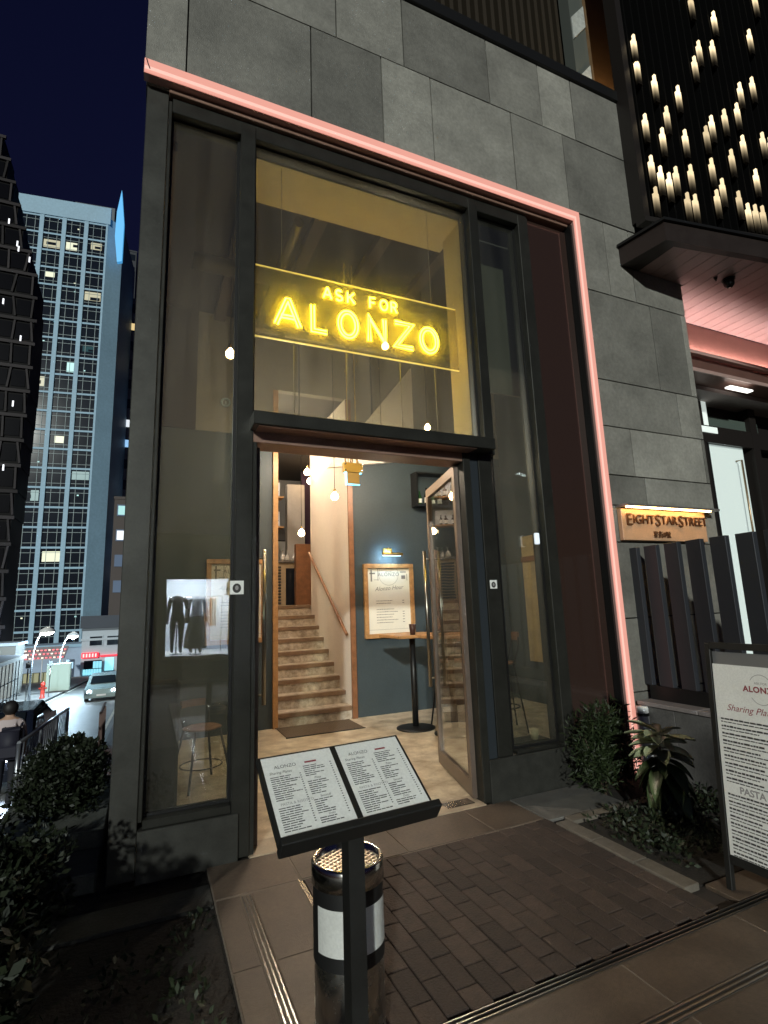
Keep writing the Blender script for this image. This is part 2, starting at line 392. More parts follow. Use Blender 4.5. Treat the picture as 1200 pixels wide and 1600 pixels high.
bm = bmesh.new(); add_lathe(bm, [(.04, 0), (.04, .05), (.03, .06)], 12, cap=False); obj('housing', mesh_from(bm, 'housing', [BLKMET]), ul)
bm = bmesh.new(); add_lathe(bm, [(.001, .05), (.032, .05)], 12, cap=False); obj('lens', mesh_from(bm, 'lens', [mat('uplight_lens', (1, .8, .5), .4, emit=(1, .7, .35), es=4)]), ul)
d = bpy.data.lights.new('uplight_beam', 'POINT'); d.energy = 30; d.color = (1, .68, .36); d.shadow_soft_size = .03
o = bpy.data.objects.new('beam', d); COL.objects.link(o); o.parent = ul; o.location = (0, 0, .10)
# ---- glazing frames (plane Y = 0)
FR = DKMET
def bar(name, x0, x1, z0, z1, y0=-.05, y1=.09, parent=B, mt=None, bev=.004): return wbox(name, x0, x1, y0, y1, z0, z1, mt or FR, parent, bev)
bar('corner_column', -.150, .0, .0, 5.371, -.05, .18, mt=mat('corner_column_metal', (.052, .052, .046), .42, .4, var=.18, scale=4))
bar('corner_trim', .002, .026, .30, 5.30, -.045, .10)
bar('plinth', .001, .575, -.02, .262, -.075, .12, mt=mat('plinth_panel', (.040, .040, .035), .5, .35, var=.2))
bar('plinth', 2.46, 3.86, -.02, .30, -.075, .12, mt=MATS['plinth_panel'])
bar('sill', .027, .53, .264, .312, -.055, .11); bar('sill', 2.745, 3.225, .302, .325, -.055, .11)
bar('mullion', .532, .645, .0, 5.30, -.06, .13)
bar('mullion', 2.640, 2.738, 2.77, 5.30, -.06, .13)
bar('door_jamb', 2.40, 2.47, .0, 2.77, -.06, .15)
bar('door_jamb', 2.472, 2.56, .0, 2.77, -.04, .12, mt=mat('slate_jamb', (.05, .06, .07), .35, .5))
bar('mullion', 2.562, 2.70, .302, 2.77, -.05, .12)
bar('mullion', 3.226, 3.345, .302, 5.30, -.06, .13)
bar('head_frame', .027, 3.34, 5.205, 5.33, -.05, .12)
bar('head_frame', .0, 3.86, 5.332, 5.365, -.085, .15, mt=COPPER)
wbox('reveal_panel', 3.346, 3.862, -.035, .05, .302, 5.30, PANEL, B, .003)
for (z0, z1) in ((.0, 5.34),): wbox('reveal_edge', 3.863, 3.885, -.115, .05, z0, z1, BLKMET, B)
# glazing panes
def win(name, x0, x1, z0, z1, y=.03, g=None, bead=.016):
    bm = bmesh.new()
    for (a, b, c, d) in ((x0, x1, z0, z0+bead), (x0, x1, z1-bead, z1), (x0, x0+bead, z0+bead, z1-bead), (x1-bead, x1, z0+bead, z1-bead)): add_box(bm, a, b, y-.02, y+.02, c, d)
    w = wmesh(name, bm, [BLKMET], B)
    wbox('pane', x0+bead, x1-bead, y-.006, y+.006, z0+bead, z1-bead, g or GLASS, w); return w
win('window', .027, .531, .313, 5.204)
win('window', .646, 2.639, 2.865, 5.204)
win('window', 2.745, 3.225, .326, 5.204)
# ---- hood over the doors
hood = wbox('door_hood', .622, 2.63, -.22, -.055, 2.765, 2.862, FR, B, .004)
wbox('hood_back', .646, 2.639, -.054, .15, 2.775, 2.860, FR, B)
wbox('soffit_board', .66, 2.45, -.20, -.06, 2.758, 2.764, COPPER, hood)
wbox('door_head', .646, 2.40, -.05, .16, 2.685, 2.772, COPPER, B, .004)
wbox('door_jamb', .646, .672, -.05, .14, .0, 2.684, FR, B)
wbox('threshold', .646, 2.40, -.08, .14, -.02, .002, mat('threshold_stone', (.40, .32, .23), .45, var=.15, scale=9), B)
# ---- open doors
def leaf(name, hx, hy, ang, flip, parent):
    """leaf hinged at (hx,hy); local x runs from the hinge to the free edge"""
    W, H, T = 1.0, 2.66, .045
    d = obj(name, None, parent, Vector((hx, hy, .012))-gloc(parent), (0, 0, ang)) if False else None
    bm = bmesh.new()
    for (a, b, c, e) in ((0, .065, 0, H), (W-.065, W, 0, H), (.065, W-.065, 0, .12), (.065, W-.065, H-.085, H)): add_box(bm, a, b, -T/2, T/2, c, e)
    me = mesh_from(bm, name, [mat('door_frame_bronze', (.17, .13, .105), .34, .5, var=.12, scale=6)])
    d = obj(name, me, parent, Vector((hx, hy, .012))-gloc(parent), (0, 0, ang))
    lbox('pane', .066, W-.066, -.005, .005, .121, H-.086, DGLASS, d)
    for s in (-1, 1):
        bm = bmesh.new()
        add_tube(bm, [(W-.032, s*.075, .70), (W-.032, s*.075, 2.02)], .017, 10)
        for z in (.78, 1.94): add_tube(bm, [(W-.032, s*.02, z), (W-.032, s*.075, z)], .009, 8)
        obj('handle', mesh_from(bm, 'handle', [mat('brass_steel_pull', (.26, .24, .20), .28, 1.0)]), d)
    return d
def ang(a, b): return math.atan2(b[1]-a[1], b[0]-a[0])
leaf('door', 2.385, .04, ang((2.385, .04), (2.64, 1.01)), 1, B)
leaf('door', .690, .04, ang((.690, .04), (.862, .98)), 1, B)
wbox('floor_spring_plate', 2.10, 2.34, -.02, .09, .0035, .008, STEEL, B, .002)
# ---- interior shell
RX0, RX1, RY1, RZ = -.10, 5.40, 3.40, 5.62
wbox('interior_floor', RX0, RX1, .141, 3.62, -.03, .001, FLOORM, B)
PALEW = mat('pale_upper_wall', (.20, .185, .15), .7, var=.15, scale=1.5)
wbox('back_wall', RX0, 1.53, RY1, RY1+.12, .001, 3.9, TEAL, B); wbox('back_wall', .50, 1.53, RY1-.01, RY1+.12, 3.901, RZ, PALEW, B); wbox('back_wall', RX0, .499, RY1-.02, RY1+.12, 3.901, RZ, DARKC, B)
wbox('back_wall', 2.69, RX1, RY1, RY1+.12, .001, 3.9, TEAL, B); wbox('back_wall', 2.69, RX1, RY1-.01, RY1+.12, 3.901, RZ, PALEW, B)
wbox('back_wall', 1.53, 2.69, RY1, RY1+.12, 4.62, RZ, PALEW, B)
wbox('side_wall', RX1, RX1+.12, .31, RY1+.12, .0, RZ, TEAL, B)
wbox('side_wall', RX0-.06, RX0, .19, 3.52, .0, RZ, mat('side_wall_dark', (.05, .05, .045), .6, var=.1), B)
wbox('interior_ceiling', RX0-.06, RX1+.12, .13, 3.52, RZ, RZ+.15, DARKC, B)
wbox('front_lining', 3.87, RX1, .305, .33, .0, RZ, GREYW, B)
wbox('front_lining', 2.75, 3.86, .42, .45, 3.6, RZ, GREYW, B)
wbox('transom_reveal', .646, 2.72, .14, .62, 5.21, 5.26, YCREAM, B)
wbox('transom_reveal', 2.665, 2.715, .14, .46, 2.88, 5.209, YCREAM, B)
# sloping pale stringer of the upper flight, on the back wall
a, b, c = wy(560, 690, 3.36), wy(641, 576, 3.36), wy(646, 700, 3.36)
bm = bmesh.new(); add_prism(bm, [(a.x-.5, a.z-.45), (b.x, b.z), (c.x, c.z-.2)], 'y', 3.33, 3.398)
wmesh('upper_stringer', bm, [CREAM], B)
for x, mt_ in ((3.05, GREYW), (1.9, GREYW)): wbox('wall_batten', x, x+.02, 3.375, 3.389, 3.92, 5.6, MATS['dark_bronze_metal'], B)
for k in range(7):
    wbox('ceiling_slat', -.05+k*.75, .09+k*.75, .65, 3.38, RZ-.10, RZ-.001, mat('ceiling_slat_brown', (.075, .055, .04), .7, var=.2), B)
# track rails and ducts under the high ceiling
bm = bmesh.new(); add_tube(bm, [(.3, 1.6, 5.15), (3.6, 1.6, 5.15)], .09, 12); wmesh('duct', bm, [mat('duct_grey', (.20, .18, .15), .45, .4)], B)
bm = bmesh.new(); add_tube(bm, [(1.25, 3.3, 5.35), (1.25, .9, 5.35)], .05, 10); wmesh('duct', bm, [MATS['duct_grey']], B)
for (a, b) in ((.95, 1.35), (1.45, 2.25), (2.35, 3.0)):
    wbox('lighting_track', a, b, 2.28, 2.32, 4.86, 4.90, mat('track_metal', (.5, .45, .35), .4, .4), B)
# ---- staircase
SX0, SX1, SY0, RISE, TREAD = 1.60, 2.625, 3.40, .174, .2475
st = wbox('staircase', SX0, SX1, 3.63, 5.6, -.03, -.005, CONC, B)
for k in range(9):
    y = SY0+k*TREAD-.03
    wbox('step', SX0, SX1, y+.02, y+TREAD+.045, (k*RISE if k else .001), (k+1)*RISE-.058, STEPM, st)
    wbox('nosing', SX0+.002, SX1-.002, y, y+TREAD+.018, (k+1)*RISE-.0575, (k+1)*RISE, NOSE if k < 9 else STEPM, st, .004)  # deep dark nosing doubles as the painted shadow of each step
    wbox('tread', SX0+.002, SX1-.002, y+.05, y+TREAD+.016, (k+1)*RISE+.0005, (k+1)*RISE+.004, STEPM, st)
wbox('stair_wall', 2.627, 2.69, 3.40, 5.32, .001, 4.62, CREAM, B)
wbox('stair_wall', 1.535, 1.598, 3.53, 5.3, .001, 4.62, CREAM, B)
wbox('wood_jamb', 1.531, 1.60, 3.36, 3.399, .002, 4.60, WOOD, B); wbox('wood_jamb', 1.575, 1.6, 3.40, 3.52, .18, 4.60, WOOD, B)
wbox('wood_jamb', 2.628, 2.70, 3.36, 3.399, .002, 4.60, BWOOD, B)
bm = bmesh.new(); add_tube(bm, [(2.575, 3.40, 1.13), (2.575, 3.46, 1.17), (2.575, 5.26, 2.47)], .024, 10)
hr = wmesh('handrail', bm, [BWOOD], B)
for y in (3.8, 4.5, 5.1):
    z = 1.17+(y-3.46)*.722
    bm = bmesh.new(); add_tube(bm, [(2.575, y, z-.02), (2.59, y, z-.07), (2.626, y, z-.07)], .008, 6); wmesh('bracket', bm, [BLKMET], hr)
# ---- upper landing and bar
LZ = 9*RISE
wbox('landing_floor', -.1, 5.4, 5.62, 9.0, LZ-.2, LZ-.001, STEPM, B)
wbox('landing_wall', -.1, 5.4, 9.0, 9.1, LZ, 4.7, GREYW, B)
wbox('landing_wall', 5.4, 5.5, 5.3, 9.1, LZ, 4.7, GREYW, B); wbox('landing_wall', -.2, -.1, 3.53, 9.1, LZ, 4.7, GREYW, B)
wbox('landing_ceiling', -.2, 5.5, 3.53, 9.1, 4.70, 4.8, DARKC, B)
pw = wy(463, 900, 6.6); pe = wy(492, 900, 6.6)
wbox('wood_pillar', pw.x, pe.x+.1, 6.6, 6.75, LZ, wy(470, 850, 6.6).z, BWOOD, B)
wl_ = wy(449, 800, 7.6); wr_ = wy(476, 800, 7.6)
wbox('grey_pier', wl_.x, wr_.x, 7.6, 7.8, LZ, wy(460, 757, 7.6).z, mat('pale_grey_paint', (.42, .39, .36), .7, var=.08), B)
wbox('plum_panel', wr_.x+.02, wr_.x+.4, 7.9, 8.0, LZ, 4.65, mat('plum_fabric', (.05, .022, .05), .7), B)

# ================================================================== LED STRIP round the opening
led = thing('led_strip', 'glowing pink light strip framing the top and right edge of the shopfront', 'light strip', (3.93, YS, 0))
# channel
bm = bmesh.new(); add_box(bm, -.175, 3.975, YS-.018, YS+.05, 5.372, 5.492)
ch = wmesh('channel', bm, [PINKCH], led)
bm = bmesh.new(); add_box(bm, 3.888, 3.975, YS-.018, YS+.05, .0, 5.371); wmesh('channel', bm, [PINKCH], led)
def ledrun(name, a, b, r, mt):
    bm = bmesh.new(); add_tube(bm, [a, b], r, 8); wmesh(name, bm, [mt], led)
bm = bmesh.new(); add_box(bm, -.172, 3.973, YS-.027, YS-.0185, 5.374, 5.490); add_box(bm, 3.889, 3.974, YS-.027, YS-.0185, .02, 5.3735); wmesh('diffuser', bm, [PINK], led)
bm = bmesh.new(); add_box(bm, -.17, 3.92, YS-.034, YS-.0275, 5.396, 5.420); add_box(bm, 3.903, 3.920, YS-.034, YS-.0275, .02, 5.395); wmesh('diffuser', bm, [PINKHOT], led)
bm = bmesh.new(); add_tube(bm, [(-.16, YS-.032, 5.48), (-.15, YS-.036, 5.44), (-.135, YS-.034, 5.40)], .004, 6); wmesh('cable', bm, [BLACKP], led)

# ================================================================== NEON SIGN
ns = thing('neon_sign', 'yellow neon sign reading ASK FOR ALONZO on a clear panel behind the upper window', 'sign', (1.6, .12, 3.62))
am = bpy.data.materials.new('clear_acrylic'); am.use_nodes = True
n = am.node_tree.nodes; l = am.node_tree.links; n.remove(n['Principled BSDF'])
t1 = n.new('ShaderNodeBsdfTransparent'); t1.inputs[0].default_value = (.93, .90, .80, 1)
t2 = n.new('ShaderNodeBsdfDiffuse'); t2.inputs[0].default_value = (.85, .75, .45, 1)
t3 = n.new('ShaderNodeMixShader'); t3.inputs[0].default_value = .11
l.new(t1.outputs[0], t3.inputs[1]); l.new(t2.outputs[0], t3.inputs[2]); l.new(t3.outputs[0], n['Material Output'].inputs[0])
wbox('acrylic_panel', .668, 2.56, .150, .160, 3.625, 4.235, am, ns)
EDGE = mat('lit_acrylic_edge', (.9, .8, .4), .4, emit=(1.0, .70, .16), es=1.5)
wbox('panel_edge', .668, 2.56, .149, .161, 4.2355, 4.243, EDGE, ns); wbox('panel_edge', .668, 2.56, .149, .161, 3.616, 3.6245, EDGE, ns)
def ell(cx, cy, rx, ry, a0=0, a1=360, n=28): return [(cx+rx*math.cos(R(a0+(a1-a0)*i/n)), cy+ry*math.sin(R(a0+(a1-a0)*i/n))) for i in range(n+1)]
GLY = {
 'A': [[(0, 0), (.46, 1), (.54, 1), (1, 0)], [(.2, .33), (.8, .33)]],
 'L': [[(.08, 1), (.08, 0), (.85, 0)]],
 'O': [ell(.5, .5, .48, .5)],
 'N': [[(.05, 0), (.05, 1), (.95, 0), (.95, 1)]],
 'Z': [[(.06, 1), (.94, 1), (.06, 0), (.94, 0)]],
 'S': [ell(.5, .74, .40, .26, 40, 270, 14)+ell(.5, .25, .42, .25, 90, -150, 14)],
 'K': [[(.08, 0), (.08, 1)], [(.9, 1), (.1, .42)], [(.35, .6), (.95, 0)]],
 'F': [[(.1, 0), (.1, 1), (.88, 1)], [(.1, .52), (.75, .52)]],
 'R': [[(.1, 0), (.1, 1)]+ell(.5, .75, .38, .25, 90, -90, 12)+[(.1, .5)], [(.5, .5), (.95, 0)]],
}
def offset(pl, d):
    out = []; n_ = len(pl); closed = (abs(pl[0][0]-pl[-1][0])+abs(pl[0][1]-pl[-1][1])) < 1e-4
    for i in range(n_):
        p0 = pl[i-1] if i > 0 else (pl[-2] if closed else None); p1 = pl[i]; p2 = pl[i+1] if i < n_-1 else (pl[1] if closed else None)
        ns_ = []
        for a, b in ((p0, p1), (p1, p2)):
            if a is None or b is None: continue
            v = Vector((b[0]-a[0], b[1]-a[1])); 
            if v.length < 1e-6: continue
            v.normalize(); ns_.append(Vector((-v.y, v.x)))
        nn = ns_[0] if len(ns_) == 1 else (ns_[0]+ns_[1])
        if len(ns_) == 2:
            if nn.length < .2: nn = ns_[0]
            else:
                nn.normalize(); nn = nn/max(.55, nn.dot(ns_[0]))
        out.append((p1[0]+nn.x*d, p1[1]+nn.y*d))
    return out
def neon_letter(chh, x, z, w, h, offs, r):
    bm = bmesh.new()
    for pl in GLY[chh]:
        q = [(px*w, pz*h) for px, pz in pl]
        for d in offs:
            o = offset(q, d) if d else q
            add_tube(bm, [(x+p[0], .118, z+p[1]) for p in o], r, 6)
    return wmesh('letter', bm, [NEON], ns)
zb = 3.738
for chh, x0, x1 in (('A', .848, 1.038), ('L', 1.137, 1.290), ('O', 1.378, 1.538), ('N', 1.643, 1.804), ('Z', 1.890, 2.077), ('O', 2.153, 2.320)):
    neon_letter(chh, x0, zb, x1-x0, .222, (-.0135, .0135), .0072)
for chh, x0, x1 in (('A', 1.245, 1.313), ('S', 1.350, 1.414), ('K', 1.453, 1.524), ('F', 1.658, 1.722), ('O', 1.762, 1.834), ('R', 1.863, 1.926)):
    neon_letter(chh, x0, 4.053, x1-x0, .095, (0,), .0080)
bm = bmesh.new()
for x in (1.0, 1.45, 1.95, 2.3): add_tube(bm, [(x, .155, 3.62), (x, .155, 2.87)], .004, 5)
for x in (.9, 2.3): add_tube(bm, [(x, .155, 4.24), (x, .155, 5.20)], .0025, 5)
wmesh('hanger', bm, [mat('hanger_wire', (.35, .32, .25), .5, .6)], ns)

# ================================================================== INSIDE THE RESTAURANT
def pendant(p, top, label, r=.048, es=None):
    t = thing('pendant_lamp', label, 'pendant lamp', p, group='bare bulb pendant lamps')
    bm = bmesh.new(); add_tube(bm, [(0, 0, r*1.9), (0, 0, top-p[2])], .004, 5); obj('cord', mesh_from(bm, 'cord', [BLACKP]), t)
    bm = bmesh.new(); add_lathe(bm, [(.017, r*1.15), (.019, r*1.3), (.019, r*2.1), (.008, r*2.3)], 10); obj('socket', mesh_from(bm, 'socket', [mat('brass_socket', (.45, .30, .12), .35, .9)]), t)
    bm = bmesh.new(); prof = [(.004, -r)]+[(r*math.cos(R(a)), r*math.sin(R(a))) for a in range(-75, 50, 15)]+[(r*.48, r*.98), (.016, r*1.3)]
    add_lathe(bm, prof, 14); obj('bulb', mesh_from(bm, 'bulb', [BULB], True), t)
    return t
pendant(wy(523, 776, 2.95), RZ, 'bare glowing bulb hanging in front of the cream stair wall', .05)
pendant(wy(471, 833, 5.75), 4.69, 'lowest bare glowing bulb hanging at the top of the stairs', .06)
pendant(wy(480, 738, 5.0), 4.69, 'upper glowing bulb beside the far edge of the cream stair wall', .055)
pendant(wy(484, 752, 7.2), 4.69, 'farther glowing bulb half hidden behind the stair wall edge', .06)
pendant(wy(597, 713, 2.2), RZ, 'bare glowing bulb near the door head, right of the exit light', .045)
pendant(wy(360, 553, 1.7), RZ, 'bare glowing bulb seen through the left window', .05)
pendant(wy(602, 541, 2.0), RZ, 'bare glowing bulb seen under the N of the neon sign', .045)
pendant(wy(668, 668, 1.9), RZ, 'bare glowing bulb just above the right end of the door hood', .038)
def area(name, loc, rot, sx, sy, power, col):
    d = bpy.data.lights.new(name, 'AREA'); d.shape = 'RECTANGLE'; d.size = sx; d.size_y = sy; d.energy = power; d.color = col
    o = bpy.data.objects.new(name, d); COL.objects.link(o); o.location = loc; o.rotation_euler = rot; return o
# added fill lamps for room and stairs, placed where the hood hides them
def fill_lamp(p, power, label, col=(1, .83, .65), size=.05):
    t = thing('fill_lamp', label, 'fill_lamp', p, group='added fill lamps inside the restaurant')
    bm = bmesh.new(); add_lathe(bm, [(.055, 0), (.055, .14), (.01, .15)], 14, cap=False); obj('housing', mesh_from(bm, 'housing', [BLKMET]), t)
    bm = bmesh.new(); add_lathe(bm, [(.001, .02), (.05, .02)], 14, cap=False); obj('lens', mesh_from(bm, 'lens', [mat('lens_glow', (1, .9, .7), .4, emit=(1, .8, .55), es=6)]), t)
    d = bpy.data.lights.new('fill_lamp_beam', 'POINT'); d.energy = power; d.color = col; d.shadow_soft_size = size
    o = bpy.data.objects.new('beam', d); COL.objects.link(o); o.parent = t; o.location = (0, 0, -.05)
    return t
fill_lamp((1.15, 1.0, 3.12), 110, 'added fill lamp above the entrance inside')
fill_lamp((3.0, 2.1, 3.48), 90, 'added fill lamp above the bar tables')
fill_lamp((1.7, 2.7, 3.66), 42, 'added fill lamp above the foot of the stairs')
fill_lamp((1.85, 4.55, 4.38), 75, 'added fill lamp halfway up the stairs')
fill_lamp((1.95, 6.3, 4.60), 70, 'added fill lamp above the upper bar')
# emergency light and exit box
ex = thing('exit_light', 'gold metal box with glowing cyan edged exit panel below the ceiling', 'exit light', wy(551, 738, 1.7))
L_ = gloc(ex)
GOLD = mat('gold_metal', (.62, .42, .12), .35, .75)
lbox('housing', -.115, .115, -.03, .03, -.005, .105, GOLD, ex, .004)
lbox('panel', -.075, .075, -.015, .015, -.135, -.006, mat('gold_panel', (.42, .28, .10), .45, .5), ex)
CY = mat('cyan_edge_light', (.5, .9, 1), .4, emit=(.10, .62, 1.0), es=3.0)
lbox('lit_edge', -.083, -.0755, -.016, .016, -.14, -.006, CY, ex); lbox('lit_edge', -.083, .080, -.016, .016, -.147, -.1405, CY, ex); lbox('lit_edge', -.1, -.0835, -.016, .016, -.014, -.006, CY, ex); lbox('lit_edge', .079, .105, -.016, .016, -.014, -.006, CY, ex)
for s in (-1, 1):
    bm = bmesh.new(); add_tube(bm, [(s*.05, 0, .106), (s*.05, 0, .30), (s*.05, 0, RZ-L_.z)], .006, 6); obj('conduit', mesh_from(bm, 'conduit', [GOLD]), ex)
for dx in (-.095, .095):
    for dz in (.015, .085):
        bm = bmesh.new(); add_lathe(bm, [(.010, 0), (.010, .006), (.004, .009)], 8)
        obj('bolt', mesh_from(bm, 'bolt', [STEEL]), ex, (dx, -.031, dz), (R(90), 0, 0))
bm = bmesh.new()
for cx in (-.045, .02):
    add_tube(bm, [(cx+.045*math.cos(R(a)), -.01, .135+.045*math.sin(R(a))) for a in range(0, 360, 24)], .010, 6, closed=True)
obj('cable_loop', mesh_from(bm, 'cable_loop', [mat('bronze_cable', (.28, .18, .08), .4, .6)]), ex)

# framed menus on the back wall
def framed_menu(x0, x1, z0, z1, label, seed, big):
    t = thing('framed_menu', label, 'framed menu', ((x0+x1)/2, 3.398, z0), group='oak framed menus on the back wall')
    W, H = x1-x0, z1-z0; fw = .062
    for (a, b, c, d) in ((-W/2, W/2, 0, fw), (-W/2, W/2, H-fw, H), (-W/2, -W/2+fw, fw, H-fw), (W/2-fw, W/2, fw, H-fw)): lbox('frame_bar', a, b, -.05, -.001, c, d, WOOD, t, .003)
    lbox('poster', -W/2+fw, W/2-fw, -.022, -.003, fw, H-fw, mat('cream_poster', (.72, .68, .58), .7, var=.03), t)
    rng = random.Random(seed)
    M0 = frame_of((0, -.0235, 0), (1, 0, 0), (0, 0, 1))
    bm = bmesh.new(); rows = [.33-.038*k for k in range(5)]
    print_rows(bm, -W*.26, W*.30, [.52, .485], .010, rng, (.5, .8)); print_rows(bm, -W*.26, W*.30, [.40-.038*k for k in range(6)], .010, rng, (.4, .85))
    for v in (.52, .485, .36, .325, .29, .25, .21):
        add_r(bm, W*.26, W*.30, v, v+.010)
    add_r(bm, -W/2+fw, W/2-fw, .115, .118)
    # drawn header: circle, awning, shop shapes
    add_r(bm, -W*.36, -W*.33, H*.76, H*.92); add_r(bm, -W*.30, -W*.20, H*.78, H*.785); add_r(bm, -W*.22, -W*.21, H*.77, H*.93)
    add_r(bm, W*.24, W*.36, H*.88, H*.895); add_r(bm, W*.26, W*.34, H*.79, H*.84); add_r(bm, -W*.38, -W*.27, H*.86, H*.88); add_r(bm, W*.37, W*.38, H*.77, H*.86)
    o = obj('print', mesh_from(bm, 'print', [mat('pale_ink', (.22, .20, .18), .8)]), t); o.matrix_local = M0; o['kind'] = 'stuff'
    bm = bmesh.new(); ringpts = ell(0, H*.855, W*.20, W*.20, 0, 360, 36)
    for i in range(36):
        a, b = ringpts[i], ringpts[i+1]
        va = [bm.verts.new((p[0]*s, (p[1]-H*.855)*s+H*.855, 0)) for p, s in ((a, 1), (b, 1), (b, .975), (a, .975))]; bm.faces.new(va)
    o = obj('emblem', mesh_from(bm, 'emblem', [MATS['pale_ink']]), t); o.matrix_local = frame_of((0, -.0238, 0), (1, 0, 0), (0, 0, 1))
    text_obj('lettering', 'ALONZO', .075, MATS['pale_ink'], t, frame_of((0, -.0239, H*.853), (1, 0, 0), (0, 0, 1)), space=1.15)
    text_obj('lettering', 'ASK FOR', .026, MATS['pale_ink'], t, frame_of((0, -.0239, H*.892), (1, 0, 0), (0, 0, 1)))
    text_obj('lettering', 'Alonzo Hour', .085, MATS['pale_ink'], t, frame_of((0, -.0239, H*.665), (1, 0, .06), (-.06, 0, 1)), shear=.35)
    return t
def add_r(bm, u0, u1, v0, v1, mi=0):
    bm.faces.new([bm.verts.new(p) for p in ((u0, v0, 0), (u1, v0, 0), (u1, v1, 0), (u0, v1, 0))]).material_index = mi
framed_menu(2.84, 3.64, 1.05, 2.11, 'large oak framed Alonzo Hour menu under the picture lamp on the teal wall', 3, True)
framed_menu(.68, 1.44, 1.09, 2.17, 'oak framed menu left of the stairs, seen past the open left door', 4, True)
pl = thing('picture_lamp', 'small brass picture lamp mounted above the framed menu right of the stairs', 'picture lamp', (3.24, 3.398, 2.25), group='picture lamps')
bm = bmesh.new(); add_tube(bm, [(-.15, -.17, 0), (.17, -.17, -.01)], .022, 10); obj('shade', mesh_from(bm, 'shade', [GOLD]), pl)
bm = bmesh.new(); add_tube(bm, [(0, 0, .06), (0, -.06, .09), (0, -.13, .06), (0, -.17, .01)], .012, 8); obj('arm', mesh_from(bm, 'arm', [GOLD]), pl)
lbox('mount', -.07, .07, -.03, 0, .02, .09, GOLD, pl, .004)
lbox('tube', -.14, .15, -.162, -.15, -.034, -.024, mat('cool_tube', (.9, .95, 1), .4, emit=(.55, .8, 1.0), es=5), pl)
a_ = area('beam', (0, 0, 0), (0, 0, 0), .3, .02, 2.6, (.45, .75, 1.0)); a_.parent = pl; a_.location = (0, -.14, -.04); a_.rotation_euler = (R(35), 0, 0)
a_ = area('beam', (0, 0, 0), (0, 0, 0), .3, .02, 1.7, (.35, .70, 1.0)); a_.parent = pl; a_.location = (0, -.13, .03); a_.rotation_euler = (R(125), 0, 0)

# bar tables and stools
def bar_table(x, y, label, rect=False):
    t = thing('bar_table', label, 'bar table', (x, y, .001), group='tall bar tables')
    bm = bmesh.new(); add_lathe(bm, [(.24, 0), (.24, .012), (.20, .022), (.05, .03)], 28); obj('base', mesh_from(bm, 'base', [BLKMET]), t)
    bm = bmesh.new(); add_tube(bm, [(0, 0, .02), (0, 0, 1.10)], .038, 12); obj('post', mesh_from(bm, 'post', [BLKMET]), t)
    lbox('table_top', -.33, .33, -.30, .30, 1.10, 1.138, WOOD, t, .006)
    return t
bar_table(3.10, 2.42, 'tall wooden bar table nearest the framed menu, black round base'); bar_table(3.36, 1.93, 'tall wooden bar table partly behind the open right door')
gl = thing('glass_cup', 'small dark tumbler on the bar table in front of the framed menu', 'cup', (3.0, 2.20, 1.139))
bm = bmesh.new(); add_lathe(bm, [(.032, 0), (.036, .05), (.045, .13), (.042, .13), (.03, .012)], 16); obj('cup', mesh_from(bm, 'cup', [mat('dark_tumbler', (.05, .025, .02), .15)]), gl)
bm = bmesh.new(); add_lathe(bm, [(.001, .09), (.04, .09)], 16, cap=False); obj('drink', mesh_from(bm, 'drink', [mat('dark_drink', (.02, .01, .01), .1)]), gl)
def stool(x, y, rz, label):
    t = thing('bar_stool', label, 'bar stool', (x, y, .001), rz, group='bar stools')
    bm = bmesh.new(); add_lathe(bm, [(.001, .76), (.16, .76), (.18, .775), (.16, .79), (.001, .785)], 18, cap=False); obj('seat', mesh_from(bm, 'seat', [BWOOD]), t)
    for sx in (-1, 1):
        for sy in (-1, 1):
            bm = bmesh.new(); top = (sx*.12, sy*.12, .765)
            add_tube(bm, [(sx*.21, sy*.21, 0), top], .011, 6)
            if sy > 0: add_tube(bm, [top, (sx*.15, .18, .95), (sx*.12, .20, 1.07)], .010, 6)
            obj('leg', mesh_from(bm, 'leg', [BLKMET]), t)
    bm = bmesh.new(); add_tube(bm, [(.19*math.cos(R(a)), .19*math.sin(R(a)), .27) for a in range(0, 360, 20)], .008, 6, closed=True); obj('foot_ring', mesh_from(bm, 'foot_ring', [BLKMET]), t)
    bm = bmesh.new()
    for i in range(8):
        a0, a1 = R(60+i*7.5), R(60+(i+1)*7.5)
        for (z0, z1) in ((1.03, 1.13),):
            pts = [(.24*math.cos(a0), .22*math.sin(a0)), (.24*math.cos(a1), .22*math.sin(a1)), (.255*math.cos(a1), .24*math.sin(a1)), (.255*math.cos(a0), .24*math.sin(a0))]
            add_prism(bm, pts, 'z', z0, z1)
    obj('backrest', mesh_from(bm, 'backrest', [BWOOD]), t)
    return t
stool(3.62, 2.35, R(200), 'bar stool with wooden back seen through the open right door glass')
stool(3.95, 1.75, R(250), 'bar stool nearest the right window behind the open door')
ls_ = stool(.50, 1.55, R(20), 'low dark stool inside behind the left window'); ls_.scale = (.95, .95, .62)
bq = thing('dark_infill', 'added dark block for the unlit area inside behind the left window', 'infill', (.10, .62, .002))  # added dark block, painting the unlit corner behind the left window
DKU = mat('infill_dark', (.022, .020, .018), .75, var=.2)
lbox('back', -.16, .15, -.06, .06, .0, 1.02, DKU, bq, .02); lbox('seat', -.16, .15, .062, .50, .30, .46, DKU, bq, .02); lbox('base', -.15, .14, .064, .46, 0, .299, BLKMET, bq)
